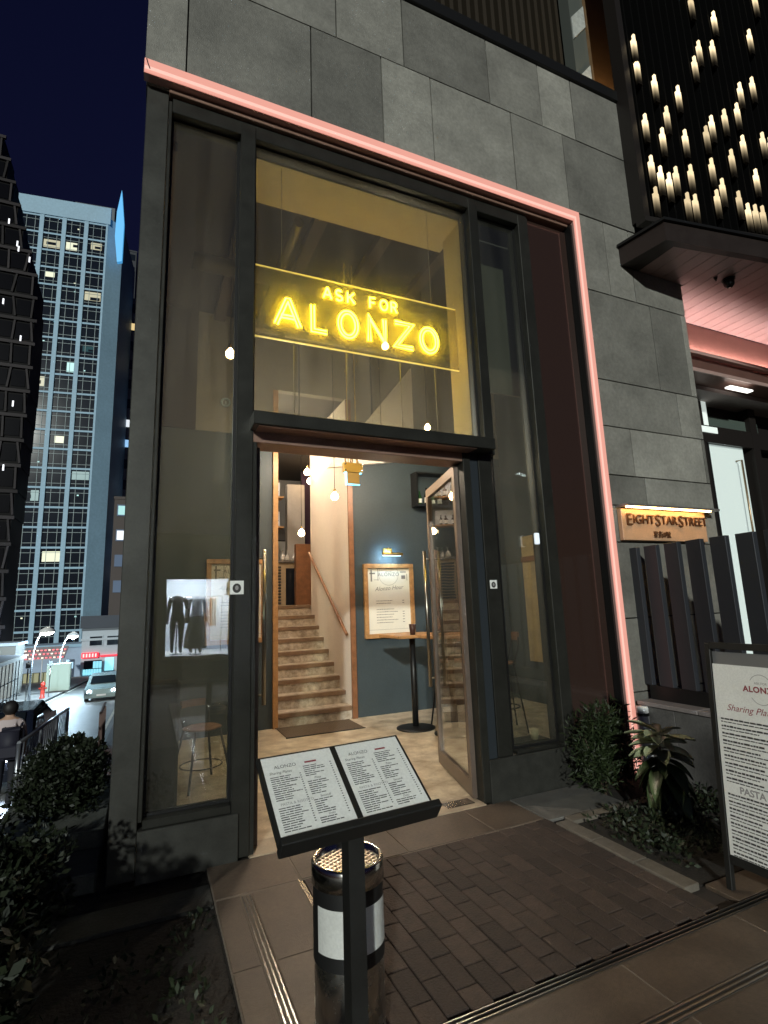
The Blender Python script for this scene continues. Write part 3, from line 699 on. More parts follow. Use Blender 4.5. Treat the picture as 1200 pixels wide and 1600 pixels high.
# notice board on the right, seen through the door glass
nb = thing('notice_board', 'wooden board with blue poster behind the open right door', 'notice board', (5.395, 2.2, .6))
lbox('board', -.03, 0, -.75, .75, 0, 1.9, mat('pale_board', (.55, .40, .20), .6, var=.15, scale=9), nb, .004)
lbox('poster', -.036, -.031, -.62, .35, .05, 1.15, mat('blue_poster', (.10, .28, .62), .5, var=.25, scale=6), nb)
lbox('notice', -.040, -.037, -.25, .10, .75, 1.12, PAPER, nb)
lbox('top_rail', -.05, -.0305, -.75, .75, 1.5, 1.58, BWOOD, nb)
nl = area('beam', (0, 0, 0), (0, 0, 0), .5, .1, 10, (.7, .85, 1.0)); nl.parent = nb; nl.location = (-.5, -.2, 2.6); nl.rotation_euler = (0, R(15), 0)  # added light with no fitting, to brighten the board
mtg = thing('door_mat', 'brown door mat at the foot of the stairs', 'mat', (2.06, 3.08, .0015))
bm = bmesh.new(); add_box(bm, -.49, .50, -.30, .27, 0, .012); bmesh.ops.bevel(bm, geom=[e for e in bm.edges], offset=.004, segments=1, affect='EDGES')
obj('pile', mesh_from(bm, 'pile', [mat('mat_brown', (.11, .075, .045), .95, var=.3, scale=60, bump=.8, bscale=300)]), mtg)
for (a, b, c, d) in ((-.50, .51, -.31, -.301), (-.50, .51, .271, .28)): lbox('edge', a, b, c, d, 0, .010, BLACKP, mtg)
# dark wall shelf high on the back wall
sh = thing('wall_shelf', 'black metal framed wall shelf high above the open right door', 'shelf', wy(652, 785, 3.2))
for (x, ) in ((0,), (.55,)): lbox('upright', x, x+.025, .0, .19, -.02, .46, BLKMET, sh)
lbox('shelf_board', -.001, .58, .0, .19, -.045, -.021, BLKMET, sh); lbox('shelf_board', -.001, .58, .0, .19, .461, .485, BLKMET, sh)
for i, (x, hh, mt_) in enumerate(((.10, .22, 'green_bottle'), (.22, .28, 'dark_bottle'), (.33, .2, 'green_bottle'), (.45, .25, 'dark_bottle'))):
    t = thing('bottle', ['short green bottle leftmost on the black wall shelf', 'tall dark bottle second on the black wall shelf', 'short green bottle third on the black wall shelf', 'dark bottle rightmost on the black wall shelf'][i], 'bottle', gloc(sh)+Vector((x, .1, -.020)), group='bottles on the wall shelf')
    bm = bmesh.new(); add_lathe(bm, [(.033, 0), (.035, hh*.55), (.013, hh*.75), (.013, hh)], 12); obj('body', mesh_from(bm, 'body', [mat(mt_, (.03, .09, .03) if 'green' in mt_ else (.03, .02, .02), .12)]), t)
    bm = bmesh.new(); add_lathe(bm, [(.0355, hh*.15), (.0355, hh*.45)], 12, cap=False); obj('bottle_label', mesh_from(bm, 'bottle_label', [PAPER]), t)
# upper bar: counter, shelves, bottles, frame
p0 = wy(432, 945, 6.9); p1 = wy(463, 880, 6.9)
bc = thing('bar_counter', 'pale topped bar counter with dark slatted front at the top of the stairs', 'bar counter', (p0.x-.25, 6.9, LZ))
cw = p1.x-p0.x+.35; chh_ = .92
lbox('carcass', .001, cw-.001, .01, .5, 0, chh_-.05, mat('counter_tan', (.36, .27, .17), .6, var=.15), bc)
lbox('counter_top', -.05, cw+.05, -.06, .52, chh_-.049, chh_, mat('counter_slate', (.10, .09, .085), .35), bc, .005)
lbox('cooler_door', cw*.58, cw*.95, -.012, .009, .02, chh_-.16, mat('cooler_glass', (.012, .014, .02), .12), bc)
for k in range(13): lbox('slat', cw*.05, cw*.45, -.014, .009, .04+k*.06, .08+k*.06, mat('slat_dark', (.05, .045, .04), .6), bc)
for k in range(6):
    t = thing('wine_glass', '%s upturned wine glass on the upper bar counter, counted from the left' % ['first', 'second', 'third', 'fourth', 'fifth', 'last'][k], 'glass', (p0.x-.1+k*.12, 6.95+(k % 2)*.12, LZ+chh_), group='wine glasses on the upper bar counter')
    bm = bmesh.new(); add_lathe(bm, [(.045, 0), (.05, .06), (.03, .12), (.008, .14), (.006, .21), (.04, .215)], 12); obj('bowl', mesh_from(bm, 'bowl', [mat('pale_glass', (.6, .58, .55), .1)]), t)
for k, (yy, lab) in enumerate(((775, 'upper'), (822, 'lower'))):
    q = wy(431, yy, 6.9)
    t = thing('bar_shelf', 'backlit '+lab+' bar shelf with bottles left of the grey pier', 'shelf', (q.x-.45, 6.9, q.z))
    lbox('board', 0, .62, 0, .3, -.03, 0, WOOD, t); lbox('back_panel', 0, .60, .301, .315, 0, .36, mat('lit_shelf_back', (.6, .62, .66), .6), t)
    for j in range(4):
        bt = thing('bottle', 'bottle %s on the %s backlit bar shelf' % (['farthest left', 'second from the left', 'third from the left', 'nearest the grey pier'][j], lab), 'bottle', (q.x-.38+j*.14, 7.0, q.z+.0005), group='bottles on the bar shelves')
        hh = random.uniform(.2, .28); bm = bmesh.new(); add_lathe(bm, [(.036, 0), (.038, hh*.6), (.014, hh*.78), (.014, hh)], 12); obj('body', mesh_from(bm, 'body', [mat('brown_bottle', (.06, .025, .01), .15)]), bt)
        bm = bmesh.new(); add_lathe(bm, [(.0385, hh*.15), (.0385, hh*.5)], 12, cap=False); obj('bottle_label', mesh_from(bm, 'bottle_label', [PAPER]), bt)
q = wy(434, 905, 8.9)
pf = thing('picture', 'narrow black framed picture on the upper wall behind the bar', 'picture', (q.x, 8.99, q.z))
lbox('frame', -.02, .32, -.03, -.001, 0, .95, BLKMET, pf); lbox('print', .01, .29, -.034, -.031, .03, .92, PAPER, pf)
# small things on and behind the shopfront glass
tl = thing('tealight_cup', 'small pale cup standing inside the right window on the sill', 'cup', (3.10, .17, .327))
bm = bmesh.new(); add_lathe(bm, [(.030, 0), (.045, .085), (.040, .085), (.026, .01)], 18); obj('cup', mesh_from(bm, 'cup', [mat('pale_cup', (.7, .58, .45), .6)]), tl)
bm = bmesh.new(); add_lathe(bm, [(.001, .06), (.037, .06)], 18, cap=False); obj('wax', mesh_from(bm, 'wax', [PAPER]), tl)
wbox('inner_sill', 2.745, 3.225, .1305, .30, .28, .326, DKMET, B)
sn = thing('window_sensor', 'small white glowing call box fixed to the right window frame', 'call box', wy(837, 842, -.055))
lbox('case', -.022, .022, -.03, 0, -.05, .05, mat('lit_white_plastic', (.8, .85, .9), .4, emit=(.75, .88, 1.0), es=.55), sn, .006); lbox('base', -.018, .018, -.004, .0005, -.046, .046, BLACKP, sn)
def sticker(p, s, label):
    t = thing('sticker', label, 'sticker', p)
    lbox('paper', -s, s, -.002, 0, -s, s, PAPER, t); 
    bm = bmesh.new(); pts = ell(0, -s*.1, s*.62, s*.70, 0, 360, 20)[:-1]; bm.faces.new([bm.verts.new((a, -.0025, b)) for a, b in pts]); obj('print', mesh_from(bm, 'print', [INK]), t)
    bm = bmesh.new(); pts = ell(0, -s*.05, s*.25, s*.35, 0, 360, 16)[:-1]; bm.faces.new([bm.verts.new((a, -.003, b)) for a, b in pts]); obj('print', mesh_from(bm, 'print', [GREYINK]), t)
sticker(wy(370, 918, -.0605), .045, 'square black and white sticker on the left door mullion')
sticker(wy(771, 913, -.0505), .035, 'small pale sticker on the frame right of the open door')
bm = bmesh.new()
rp = thing('wall_ring', 'small pale ring fitting inside the left window', 'ring fitting', wy(353, 629, .12))
add_tube(bm, [(.03*math.cos(R(a)), 0, .03*math.sin(R(a))) for a in range(0, 360, 24)], .008, 6, closed=True); obj('ring', mesh_from(bm, 'ring', [WHITEP]), rp)
lbox('stem', -.005, .005, .0, .012, -.012, .012, WHITEP, rp)

# ================================================================== ENTRANCE WING on the right
W = thing('entrance_wing', 'dark entrance wing with pink lit canopy and a lit door right of the stone wall', 'building', (7.0, .6, 0))
WD = mat('wing_dark_metal', (.022, .018, .016), .45, .3)
# canopy (front edge a little skewed towards the street)
CZ0, CZ1 = 5.03, 5.24
SK = -.155                                                      # dY/dX of the wing's front
def fy(x): return -.60+(x-4.63)*SK
bm = bmesh.new()
def quadprism(bm, pts, z0, z1, mi=0): add_prism(bm, pts, 'z', z0, z1, mi)
quadprism(bm, [(4.53, YS-.004), (4.63, fy(4.63)), (9.5, fy(9.5)), (9.5, .44), (5.50, .44), (5.50, YS-.004)], CZ0+.02, CZ1)
can = wmesh('canopy', bm, [mat('canopy_metal', (.032, .023, .02), .45, .3, var=.1)], W)
# trims and soffit boards
SOF = mat('canopy_soffit', (.36, .25, .235), .45, .1, var=.08, scale=5, rnd=.05)
def cutpoly(x0, x1, ya, yb): return [(x0, ya), (x1, ya+(x1-x0)*SK), (x1, yb), (x0, yb)]
for i in range(26):
    x0 = 4.80+i*.18; x1 = x0+.172
    yb = YS-.006 if x1 < 5.50 else .43
    if x0 < 5.5 < x1: yb = YS-.006
    bm = bmesh.new(); quadprism(bm, cutpoly(x0, x1, fy(x0)+.07, yb), CZ0, CZ0+.018)
    wmesh('soffit_board', bm, [SOF], can)
bm = bmesh.new(); quadprism(bm, [(4.528, YS-.006), (4.628, fy(4.63)-.002), (9.5, fy(9.5)-.002), (9.5, fy(9.5)+.068), (4.79, fy(4.79)+.068), (4.79, YS-.006)], CZ0-.004, CZ0+.0195)
wmesh('canopy_border', bm, [MATS['canopy_metal']], can)
bm = bmesh.new(); quadprism(bm, [(4.50, YS-.008), (4.605, fy(4.6)-.03), (9.5, fy(9.5)-.03), (9.5, .43), (5.51, .43), (5.51, YS-.008)], CZ1+.001, CZ1+.03)
wmesh('canopy_cap', bm, [BLKMET], can)
# security camera under the canopy
cp = gz(1138, 436, CZ0)
sc_ = thing('security_camera', 'small black dome security camera under the pink canopy', 'camera', (cp.x, cp.y, CZ0-.004))
bm = bmesh.new(); add_lathe(bm, [(.001, -.105), (.03, -.10), (.052, -.075), (.058, -.03), (.058, -.012)], 18); obj('dome', mesh_from(bm, 'dome', [mat('dome_black', (.008, .008, .008), .12)]), sc_)
bm = bmesh.new(); add_lathe(bm, [(.068, -.012), (.068, 0)], 18); obj('base', mesh_from(bm, 'base', [BLKMET]), sc_)
bm = bmesh.new(); add_lathe(bm, [(.001, -.109), (.012, -.106)], 10, cap=False); obj('lens', mesh_from(bm, 'lens', [WHITEP]), sc_)
cq = gz(1118, 433, CZ0)
so = thing('ceiling_rose', 'tiny dark fitting beside the security camera under the canopy', 'fitting', (cq.x, cq.y, CZ0-.004))
bm = bmesh.new(); add_lathe(bm, [(.012, -.03), (.022, 0)], 10); obj('cap', mesh_from(bm, 'cap', [BLKMET]), so)
bm = bmesh.new(); add_lathe(bm, [(.006, -.045), (.008, -.0305)], 8); obj('tip', mesh_from(bm, 'tip', [BLKMET]), so)
# recessed entrance behind the stone
EY = .44
wbox('bulkhead', 5.50, 9.5, EY, EY+.30, 4.36, 5.028, mat('bulkhead_brown', (.20, .105, .085), .4, .4, var=.1), W)
wbox('bulkhead_return', 5.50, 9.5, EY+.3, 1.2, 4.30, 4.36, mat('bulkhead_under', (.5, .42, .40), .6), W)
wbox('bulkhead_lip', 5.50, 9.5, EY-.02, EY-.001, 4.352, 4.40, mat('bulkhead_lip_metal', (.55, .38, .34), .35, .3), W)
DY = 1.0
wbox('entrance_wall', 5.50, 9.5, DY+.16, DY+.25, 0, 4.30, WD, W)
def ent(px, py): return wy(px, py, DY)
tp = ent(1095, 610); tq = ent(1192, 685)
dz = ent(1128, 700); dr = ent(1172, 706)
bm = bmesh.new()
x_l = 5.50; 
wbox('door_frame', x_l, ent(1113, 760).x+.02, DY, DY+.155, 0, 4.29, WD, W)
wbox('door_frame', ent(1180, 720).x, ent(1180, 720).x+.16, DY-.01, DY+.155, 0, 4.29, WD, W)
zt0 = ent(1150, 697).z; zt1 = ent(1150, 672).z
wbox('transom_bar', x_l, 9.4, DY-.006, DY+.158, zt0, zt1, WD, W)
FROST = mat('frosted_lit_glass', (.55, .60, .58), .4, emit=(.62, .74, .70), es=.55)
ed = wbox('entrance_door', ent(1122, 760).x, ent(1176, 760).x, DY+.06, DY+.08, .02, zt0-.002, FROST, W)
wbox('door_rail', ent(1113, 760).x+.0205, ent(1122, 760).x-.001, DY+.04, DY+.1, .02, zt0-.002, BLKMET, ed)
bm = bmesh.new(); hx = ent(1162, 760).x; add_tube(bm, [(hx, DY+.05, zt0-.22), (hx, DY-.03, zt0-.22), (hx, DY-.03, zt0-2.2), (hx, DY+.05, zt0-2.2)], .014, 8); wmesh('handle', bm, [mat('bronze_pull', (.30, .22, .14), .3, .9)], ed)
tg = wbox('transom_glass', ent(1105, 640).x, ent(1185, 640).x, DY+.06, DY+.08, zt1+.002, 4.1, mat('green_grey_glass', (.085, .11, .095), .15), W)
bm = bmesh.new(); a = ent(1095, 607); b = ent(1106, 612); c = ent(1113, 668); d = ent(1101, 666)
wbox('lit_strip', 5.505, ent(1107, 640).x, DY+.03, DY+.058, ent(1105, 672).z, ent(1098, 606).z, mat('white_lit_panel', (.7, .75, .72), .5, emit=(.75, .85, .80), es=.6), W)
wbox('lit_strip', 5.505, ent(1119, 672).x, DY-.02, DY-.008, ent(1105, 676).z, ent(1105, 667).z, MATS['white_lit_panel'], W)
wbox('strip_light', wy(1143, 573, EY).x, wy(1178, 582, EY).x, EY+.05, EY+.13, 4.28, 4.30, mat('strip_white', (1, 1, .95), .4, emit=(1, .97, .88), es=2.0), W)
# concealed pink light along the back of the soffit
a_ = area('cove_light', (6.9, .30, 4.80), (R(155), 0, 0), 3.0, .06, 26, (1.0, .70, .66))
a_.parent = W; a_.location = Vector((7.0, .36, 4.62))-gloc(W); a_.rotation_euler = (R(148), 0, 0)
wbox('cove_trough', 5.51, 9.4, EY-.085, EY-.021, 4.555, 4.60, MATS['bulkhead_lip_metal'], W)
# ---- lamp screen above the canopy
sx0, sx1 = 4.86, 9.2
SK2 = -.19; SZ0 = 5.60
S = thing('lamp_screen', 'tall black screen of vertical fins dotted with candle-like warm lamps above the canopy', 'screen', (4.86, -.26, 5.60))
def sy(x): return -.26+(x-4.86)*SK2
bm = bmesh.new(); quadprism(bm, [(sx0, sy(sx0)+.10), (sx1, sy(sx1)+.10), (sx1, sy(sx1)+.12), (sx0, sy(sx0)+.12)], SZ0+.01, 12.2)
wmesh('backing', bm, [mat('screen_black', (.003, .003, .003), .9, spec=.05)], S)
bm = bmesh.new(); quadprism(bm, [(sx0-.06, sy(sx0)-.02), (sx0+.03, sy(sx0)-.02), (sx0+.03, YS-.004), (sx0-.06, YS-.004)], SZ0, 12.2); wmesh('side_return', bm, [WD], S)
bm = bmesh.new(); quadprism(bm, [(sx0-.06, sy(sx0)-.03), (sx1, sy(sx1)-.03), (sx1, sy(sx1)+.09), (sx0-.06, sy(sx0)+.09)], SZ0-.06, SZ0-.001); wmesh('bottom_rail', bm, [WD], S)
PITCH = .104
nf = int((sx1-sx0-.1)/PITCH)
me_f = None
for i in range(nf):
    x = sx0+.08+i*PITCH
    if me_f is None: me_f = box_mesh(.022, .10, 6.8, 0, mat('fin_black', (.003, .003, .003), .9, 0, spec=.05))
    obj('fin', me_f, S, Vector((x, sy(x)+.045, SZ0+3.4))-gloc(S))
# candle lamps between the fins: light spilling down is painted as a fading glow
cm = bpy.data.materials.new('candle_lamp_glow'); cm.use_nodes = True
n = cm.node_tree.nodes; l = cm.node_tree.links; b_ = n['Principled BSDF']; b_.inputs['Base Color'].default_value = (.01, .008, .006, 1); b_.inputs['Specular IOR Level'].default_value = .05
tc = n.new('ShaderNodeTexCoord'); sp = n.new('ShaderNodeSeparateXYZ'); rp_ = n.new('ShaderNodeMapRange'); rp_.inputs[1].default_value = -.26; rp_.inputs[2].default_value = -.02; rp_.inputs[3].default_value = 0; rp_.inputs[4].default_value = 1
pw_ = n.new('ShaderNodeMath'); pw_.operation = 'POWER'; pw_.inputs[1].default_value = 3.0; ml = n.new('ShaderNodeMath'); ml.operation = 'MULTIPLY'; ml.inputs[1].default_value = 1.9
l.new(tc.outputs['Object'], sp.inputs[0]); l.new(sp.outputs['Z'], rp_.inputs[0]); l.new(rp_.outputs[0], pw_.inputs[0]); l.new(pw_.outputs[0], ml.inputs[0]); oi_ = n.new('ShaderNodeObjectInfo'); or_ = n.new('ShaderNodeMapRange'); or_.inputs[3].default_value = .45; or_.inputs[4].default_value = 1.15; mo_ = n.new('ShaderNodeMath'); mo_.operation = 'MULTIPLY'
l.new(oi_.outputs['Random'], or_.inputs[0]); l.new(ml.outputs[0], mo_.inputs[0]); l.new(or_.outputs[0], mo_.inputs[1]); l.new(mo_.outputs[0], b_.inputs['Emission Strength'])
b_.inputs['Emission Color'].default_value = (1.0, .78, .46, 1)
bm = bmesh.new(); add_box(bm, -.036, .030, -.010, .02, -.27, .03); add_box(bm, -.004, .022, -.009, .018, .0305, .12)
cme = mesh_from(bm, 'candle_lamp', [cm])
CAND = [(400,265),(368,385),(437,510),(538,505),(645,560),(615,690),(415,720),(583,815),(690,820),(487,840),(447,965),(570,1040),(627,1080),(672,1045),(718,1025),(485,1190),(545,1130),(527,1140),(710,1210),(752,1215),(740,30),(888,130),(790,300),(875,300),(757,390),(1078,230),(1110,20),(1012,540),(1092,510),(990,660),(952,705),(866,740),(828,800),(1025,850),(992,940),(1048,975),(862,990),(1108,1050),(930,1110),(890,1175),(912,1250),(1037,1185),(1060,1275),(1100,1265),(1155,1300),(1155,835),(1195,860)]
used = []
for (u, v) in CAND:
    px, py = 880+u/3.75, v/3.75
    d = ray(px, py)
    # plane y = -.595 + (x-4.63)*SK
    t_ = (-.26-4.86*SK2-(CAM.y-SK2*CAM.x))/(d.y-SK2*d.x)
    p = CAM+d*t_
    i = max(0, min(nf-2, int((p.x-(sx0+.08))/PITCH))); x = sx0+.08+(i+.5)*PITCH
    zz = max(SZ0+.28, p.z)
    if any(i == c_ and abs(zz-z_) < .31 for c_, z_ in used): continue
    used.append((i, zz))
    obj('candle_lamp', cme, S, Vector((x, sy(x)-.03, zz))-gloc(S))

# ================================================================== building name plate
pz0, pz1 = 2.03, 2.33
np_ = thing('name_plate', 'copper name plate reading Eight Star Street under a warm strip light on the stone wall', 'sign', (4.56, YS-.05, pz0))
COPL = mat('copper_plate', (.62, .37, .22), .42, .15, var=.08, scale=9)
wbox('plate', 4.05, 5.24, YS-.05, YS-.004, pz0, pz1, COPL, np_, .003)
wbox('light_hood', 4.04, 5.36, YS-.14, YS-.004, pz1+.012, pz1+.034, mat('hood_metal', (.30, .28, .26), .4, .6), np_)
wbox('strip_light', 4.06, 5.24, YS-.128, YS-.10, pz1+.001, pz1+.0115, mat('warm_strip', (1, .8, .5), .4, emit=(1.0, .62, .22), es=22), np_)
MT = lambda x, z: frame_of((x-gloc(np_).x, YS-.0505-gloc(np_).y, z-gloc(np_).z), (1, 0, 0), (0, 0, 1))
BRZ = mat('raised_bronze_letters', (.20, .10, .055), .35, .7)
xx = 4.095
for word in (('E', 'IGHT'), ('S', 'TAR'), ('S', 'TREET')):
    for k, s_ in enumerate(word):
        me = text_mesh(s_, .165 if k == 0 else .125, .007, 'LEFT'); me.materials.clear(); me.materials.append(BRZ)
        wd = max(v.co.x for v in me.vertices); o = obj('lettering', me, np_); o.matrix_local = MT(xx, 2.228 if k else 2.222) @ Matrix.Translation((0, 0, .009))
        xx += wd*1.0+.012
me = text_mesh('星街8號', .07, .004); me.materials.clear(); me.materials.append(BRZ); o = obj('lettering', me, np_); o.matrix_local = MT(4.565, 2.085) @ Matrix.Translation((0, 0, .006))

# ================================================================== low wall, fence, planter on the right
lw = thing('low_wall', 'low dark concrete wall with a pale ledge beneath the slatted fence', 'wall', (4.15, -1.6, 0))
wbox('body', 4.01, 4.30, -3.0, -.50, -.053, .565, CONC, lw, .004); wbox('body', 4.01, 4.30, -.499, -.16, -.053, .565, CONC, lw, .004)
for i in range(5): wbox('coping_stone', 3.995, 4.315, -.15-.57*(i+1)+.003, -.15-.57*i-.003, .566, .60, mat('coping_granite', (.25, .22, .21), .5, var=.2, scale=9, rnd=.1), lw, .004)
fe = thing('slat_fence', 'fence of tall dark angled metal blades standing on the low wall', 'fence', (4.18, -1.2, .60))
FB = mat('fence_blade_metal', (.046, .049, .058), .40, .35, rnd=.15)
wbox('base_rail', 4.155, 4.205, -3.0, -.17, .6005, .72, BLKMET, fe); 
tops = [(985, 858), (1018, 853), (1050, 848), (1085, 842), (1122, 836), (1160, 831), (1198, 825)]
ys = [wx(px, py, 4.18).y for px, py in tops]
ztop = sum(wx(px, py, 4.18).z for px, py in tops[:4])/4
stp = (ys[0]-ys[5])/5
bme = box_mesh(.045, stp*.68, ztop-.72, .002, FB)
for i in range(16):
    o = obj('blade', bme, fe, Vector((4.18, ys[0]-.02-i*stp, (ztop+.72)/2+.0005))-gloc(fe), (0, 0, R(-6)))
# planter
PX0, PX1, PY0, PY1 = 2.60, 3.60, -1.555, -.60
pl_ = thing('planter_bed', 'sunken planting bed edged with pale kerb stones beside the brick paving', 'planter', (3.1, -1.1, 0))
soil = wbox('soil', 2.72, 4.005, -1.54, -.16, -.053, -.012, SOIL, pl_)
def kerbline(a, b, w, nseg, nm='kerb_stone', z=.012):
    a = Vector((*a, 0)); b = Vector((*b, 0)); d = (b-a).normalized(); nrm = Vector((-d.y, d.x, 0)); L = (b-a).length/nseg
    for i in range(nseg):
        p = a+d*(L*(i+.5)); o = obj(nm, box_mesh(L-.006, w, .075, .004, KERB), pl_, Vector((p.x, p.y, z-.0375))-gloc(pl_), (0, 0, math.atan2(d.y, d.x)))
kerbline((2.655, -.60), (2.655, -1.56), .11, 3)
kerbline((2.715, -.60), (3.99, -.60), .09, 3)
wbox('grey_slab', 2.60, 3.30, -.54, -.095, -.021, .006, mat('grey_step_slab', (.12, .115, .105), .7, var=.2), pl_, .003)
gh = random.Random(5)
def leaf_cloud(bm, rng, n_, centre, rad, size, up=.3, long=1.8, shell=.5):
    c = Vector(centre)
    for _ in range(n_):
        while True:
            v = Vector((rng.uniform(-1, 1), rng.uniform(-1, 1), rng.uniform(-1, 1)))
            if shell*shell*rng.random() < v.length_squared <= 1: break
        p = c+Vector((v.x*rad[0], v.y*rad[1], v.z*rad[2]))
        d = Vector((rng.gauss(0, 1), rng.gauss(0, 1), rng.gauss(up, .8))).normalized()+v*.6
        d.normalize(); s = d.cross(Vector((rng.gauss(0, 1), rng.gauss(0, 1), rng.gauss(0, 1)))).normalized(); w = size*rng.uniform(.6, 1.3)
        q = [p, p+d*w*.5*long+s*w*.42, p+d*w*long, p+d*w*.5*long-s*w*.42]
        bm.faces.new([bm.verts.new(x) for x in q])
GRN = leafmat('shrub_leaf', (.011, .020, .006), (.028, .042, .014)); GRD = leafmat('dark_hedge_leaf', (.006, .010, .0045), (.015, .021, .009)); GRG = leafmat('ground_leaf', (.010, .016, .008), (.026, .036, .015))
gc = bmesh.new()
for _ in range(110): leaf_cloud(gc, gh, 22, (gh.uniform(2.78, 3.95), gh.uniform(-1.48, -.68), .03), (.09, .09, .05), .022)
gco = wmesh('ground_cover', gc, [GRG]); tag(gco, 'low dark leafy ground cover filling the kerbed planting bed', 'ground cover', kind='stuff')
def shrub(name, label, c, rad, n_, size, mt_, clumps=9, seed=1, stem=True, group=None, shell=.5, long=1.8):
    rng = random.Random(seed); t = thing(name, label, 'shrub', (c[0], c[1], c[2]), group=group)
    bm = bmesh.new()
    for k in range(clumps):
        a = rng.uniform(0, 2*math.pi); rr = rng.uniform(.15, .75); zz = rng.uniform(.25, .9)
        cc = (rad[0]*rr*math.cos(a), rad[1]*rr*math.sin(a), rad[2]*2*zz)
        leaf_cloud(bm, rng, n_//clumps, cc, (rad[0]*.5, rad[1]*.5, rad[2]*.5), size*rng.uniform(.75, 1.3), shell=shell, long=long)
    obj('foliage', mesh_from(bm, 'foliage', [mt_]), t)
    bm = bmesh.new()
    for k in range(6):
        a = rng.uniform(0, 6.28); add_tube(bm, [(rng.uniform(-.03, .03), rng.uniform(-.03, .03), 0), (rad[0]*.3*math.cos(a), rad[1]*.3*math.sin(a), rad[2]*.7), (rad[0]*.6*math.cos(a), rad[1]*.6*math.sin(a), rad[2]*1.4)], [.010, .007, .003], 5)
    obj('stems', mesh_from(bm, 'stems', [mat('twig_brown', (.06, .04, .025), .8)]), t)
    return t
shrub('shrub', 'feathery dark green shrub in front of the right end of the shopfront', (3.36, -.32, -.02), (.34, .16, .33), 4600, .014, GRN, 26, 3, long=4.0, shell=.2)
# broad leaved plant
bp_ = thing('broadleaf_plant', 'broad leaved potted-looking plant with pale glossy top leaves in the planting bed', 'plant', (3.36, -.88, -.012))
bm = bmesh.new(); add_tube(bm, [(0, 0, 0), (.01, .0, .25), (-.01, .01, .52)], [.014, .011, .007], 6); obj('stem', mesh_from(bm, 'stem', [mat('twig_brown', (.06, .04, .025), .8)]), bp_)
LFM = mat('broad_leaf', (.06, .09, .034), .34, rnd=.35); LFP = mat('pale_leaf', (.32, .36, .22), .34, rnd=.25)
def leaf_mesh(L_l, Wd, droop, mt_):
    bm = bmesh.new(); nn = 6; rows = []
    for i in range(nn+1):
        t_ = i/nn; w = Wd*math.sin(math.pi*min(1, t_*.94+.05))**.8 if 0 < t_ < 1 else .002
        x = L_l*t_; z = -droop*L_l*t_*t_
        rows.append([bm.verts.new((x, -w/2, z+.012*math.sin(t_*3))), bm.verts.new((x, 0, z-.012)), bm.verts.new((x, w/2, z+.012*math.sin(t_*3)))])
    for i in range(nn):
        for k in (0, 1): bm.faces.new((rows[i][k], rows[i+1][k], rows[i+1][k+1], rows[i][k+1]))
    return mesh_from(bm, 'leaf', [mt_], True)
LM = [leaf_mesh(.22, .10, .40, LFM), leaf_mesh(.25, .11, .65, LFM), leaf_mesh(.19, .085, .22, LFP), leaf_mesh(.21, .095, .35, LFM)]
rng = random.Random(11)
for k in range(62):
    a = k*2.4+rng.uniform(-.3, .3); lvl = k/62
    z = .20+.38*lvl; pitch = R(34)-lvl*R(52)+rng.uniform(-.2, .2)
    me = LM[2] if lvl > .58 else (LM[3] if lvl > .45 else LM[1] if k % 2 else LM[0])
    o = obj('leaf', me, bp_, (.02*math.cos(a), .02*math.sin(a), z), (rng.uniform(-.2, .2), pitch, a)); s = rng.uniform(.75, 1.15); o.scale = (s, s, s)
# white bollard post lit by the strip
wb = thing('bollard_lamp', 'short white cylindrical post with a dark cap band beside the foot of the pink strip', 'post', (3.965, -.225, -.012))
bm = bmesh.new(); add_lathe(bm, [(.05, 0), (.05, .56), (.046, .575), (.001, .58)], 20, cap=False); obj('body', mesh_from(bm, 'body', [WHITEP]), wb)
bm = bmesh.new(); add_lathe(bm, [(.0515, .50), (.0515, .525)], 20, cap=False); obj('band', mesh_from(bm, 'band', [BLACKP]), wb)

# ================================================================== left bed and hedge
wbox('edge_strip', -.8, .384, -.50, -.27, -.054, -.012, mat('dark_edge_stone', (.05, .05, .044), .8, var=.4, scale=6, bump=.4), pav)
lb = wbox('left_soil', -2.6, .384, -3.2, -.501, -.0545, -.03, SOIL, None); lb.name = 'soil_bed'; tag(lb, kind='structure')
lb2 = wbox('soil_strip', -2.6, .384, -.269, -.076, -.0545, -.028, SOIL, None); tag(lb2, kind='structure')
lwl = thing('planter_wall', 'pale low planter wall below the clipped hedge left of the building', 'wall', (-.60, .60, -.05))
wbox('wall', -.85, -.19, .42, 1.68, -.05, .16, mat('planter_render', (.075, .08, .07), .8, var=.25, scale=7, bump=.3), lwl, .006)
wbox('block', -.42, -.20, .02, .40, -.05, .06, MATS['planter_render'], lwl, .01)
shrub('clipped_hedge', 'rounded clipped hedge on the pale planter wall left of the shopfront', (-.50, 1.0, .15), (.27, .45, .20), 15000, .022, GRD, 42, 8, shell=.75)
shrub('shrub', 'dark loose shrub at the bottom left corner nearest the camera', (-.52, -1.55, -.03), (.30, .55, .26), 5200, .026, GRD, 22, 21, group='dark shrubs left of the paving')
shrub('shrub', 'dark leafy shrub left of the building corner in front of the hedge', (-.58, -.50, -.03), (.26, .45, .24), 5600, .026, GRD, 22, 22, group='dark shrubs left of the paving')
shrub('shrub', 'low shrub along the left edge between hedge and corner', (-.80, .05, -.03), (.26, .40, .17), 4200, .026, GRD, 18, 23, group='dark shrubs left of the paving')
gc = bmesh.new()
for _ in range(60): leaf_cloud(gc, gh, 20, (gh.uniform(-.5, .28), gh.uniform(-2.2, -.58), -.01), (.09, .09, .04), .020)
gco = wmesh('ground_cover', gc, [GRG]); tag(gco, 'dark ground cover left of the granite paving edge', 'ground cover', kind='stuff')

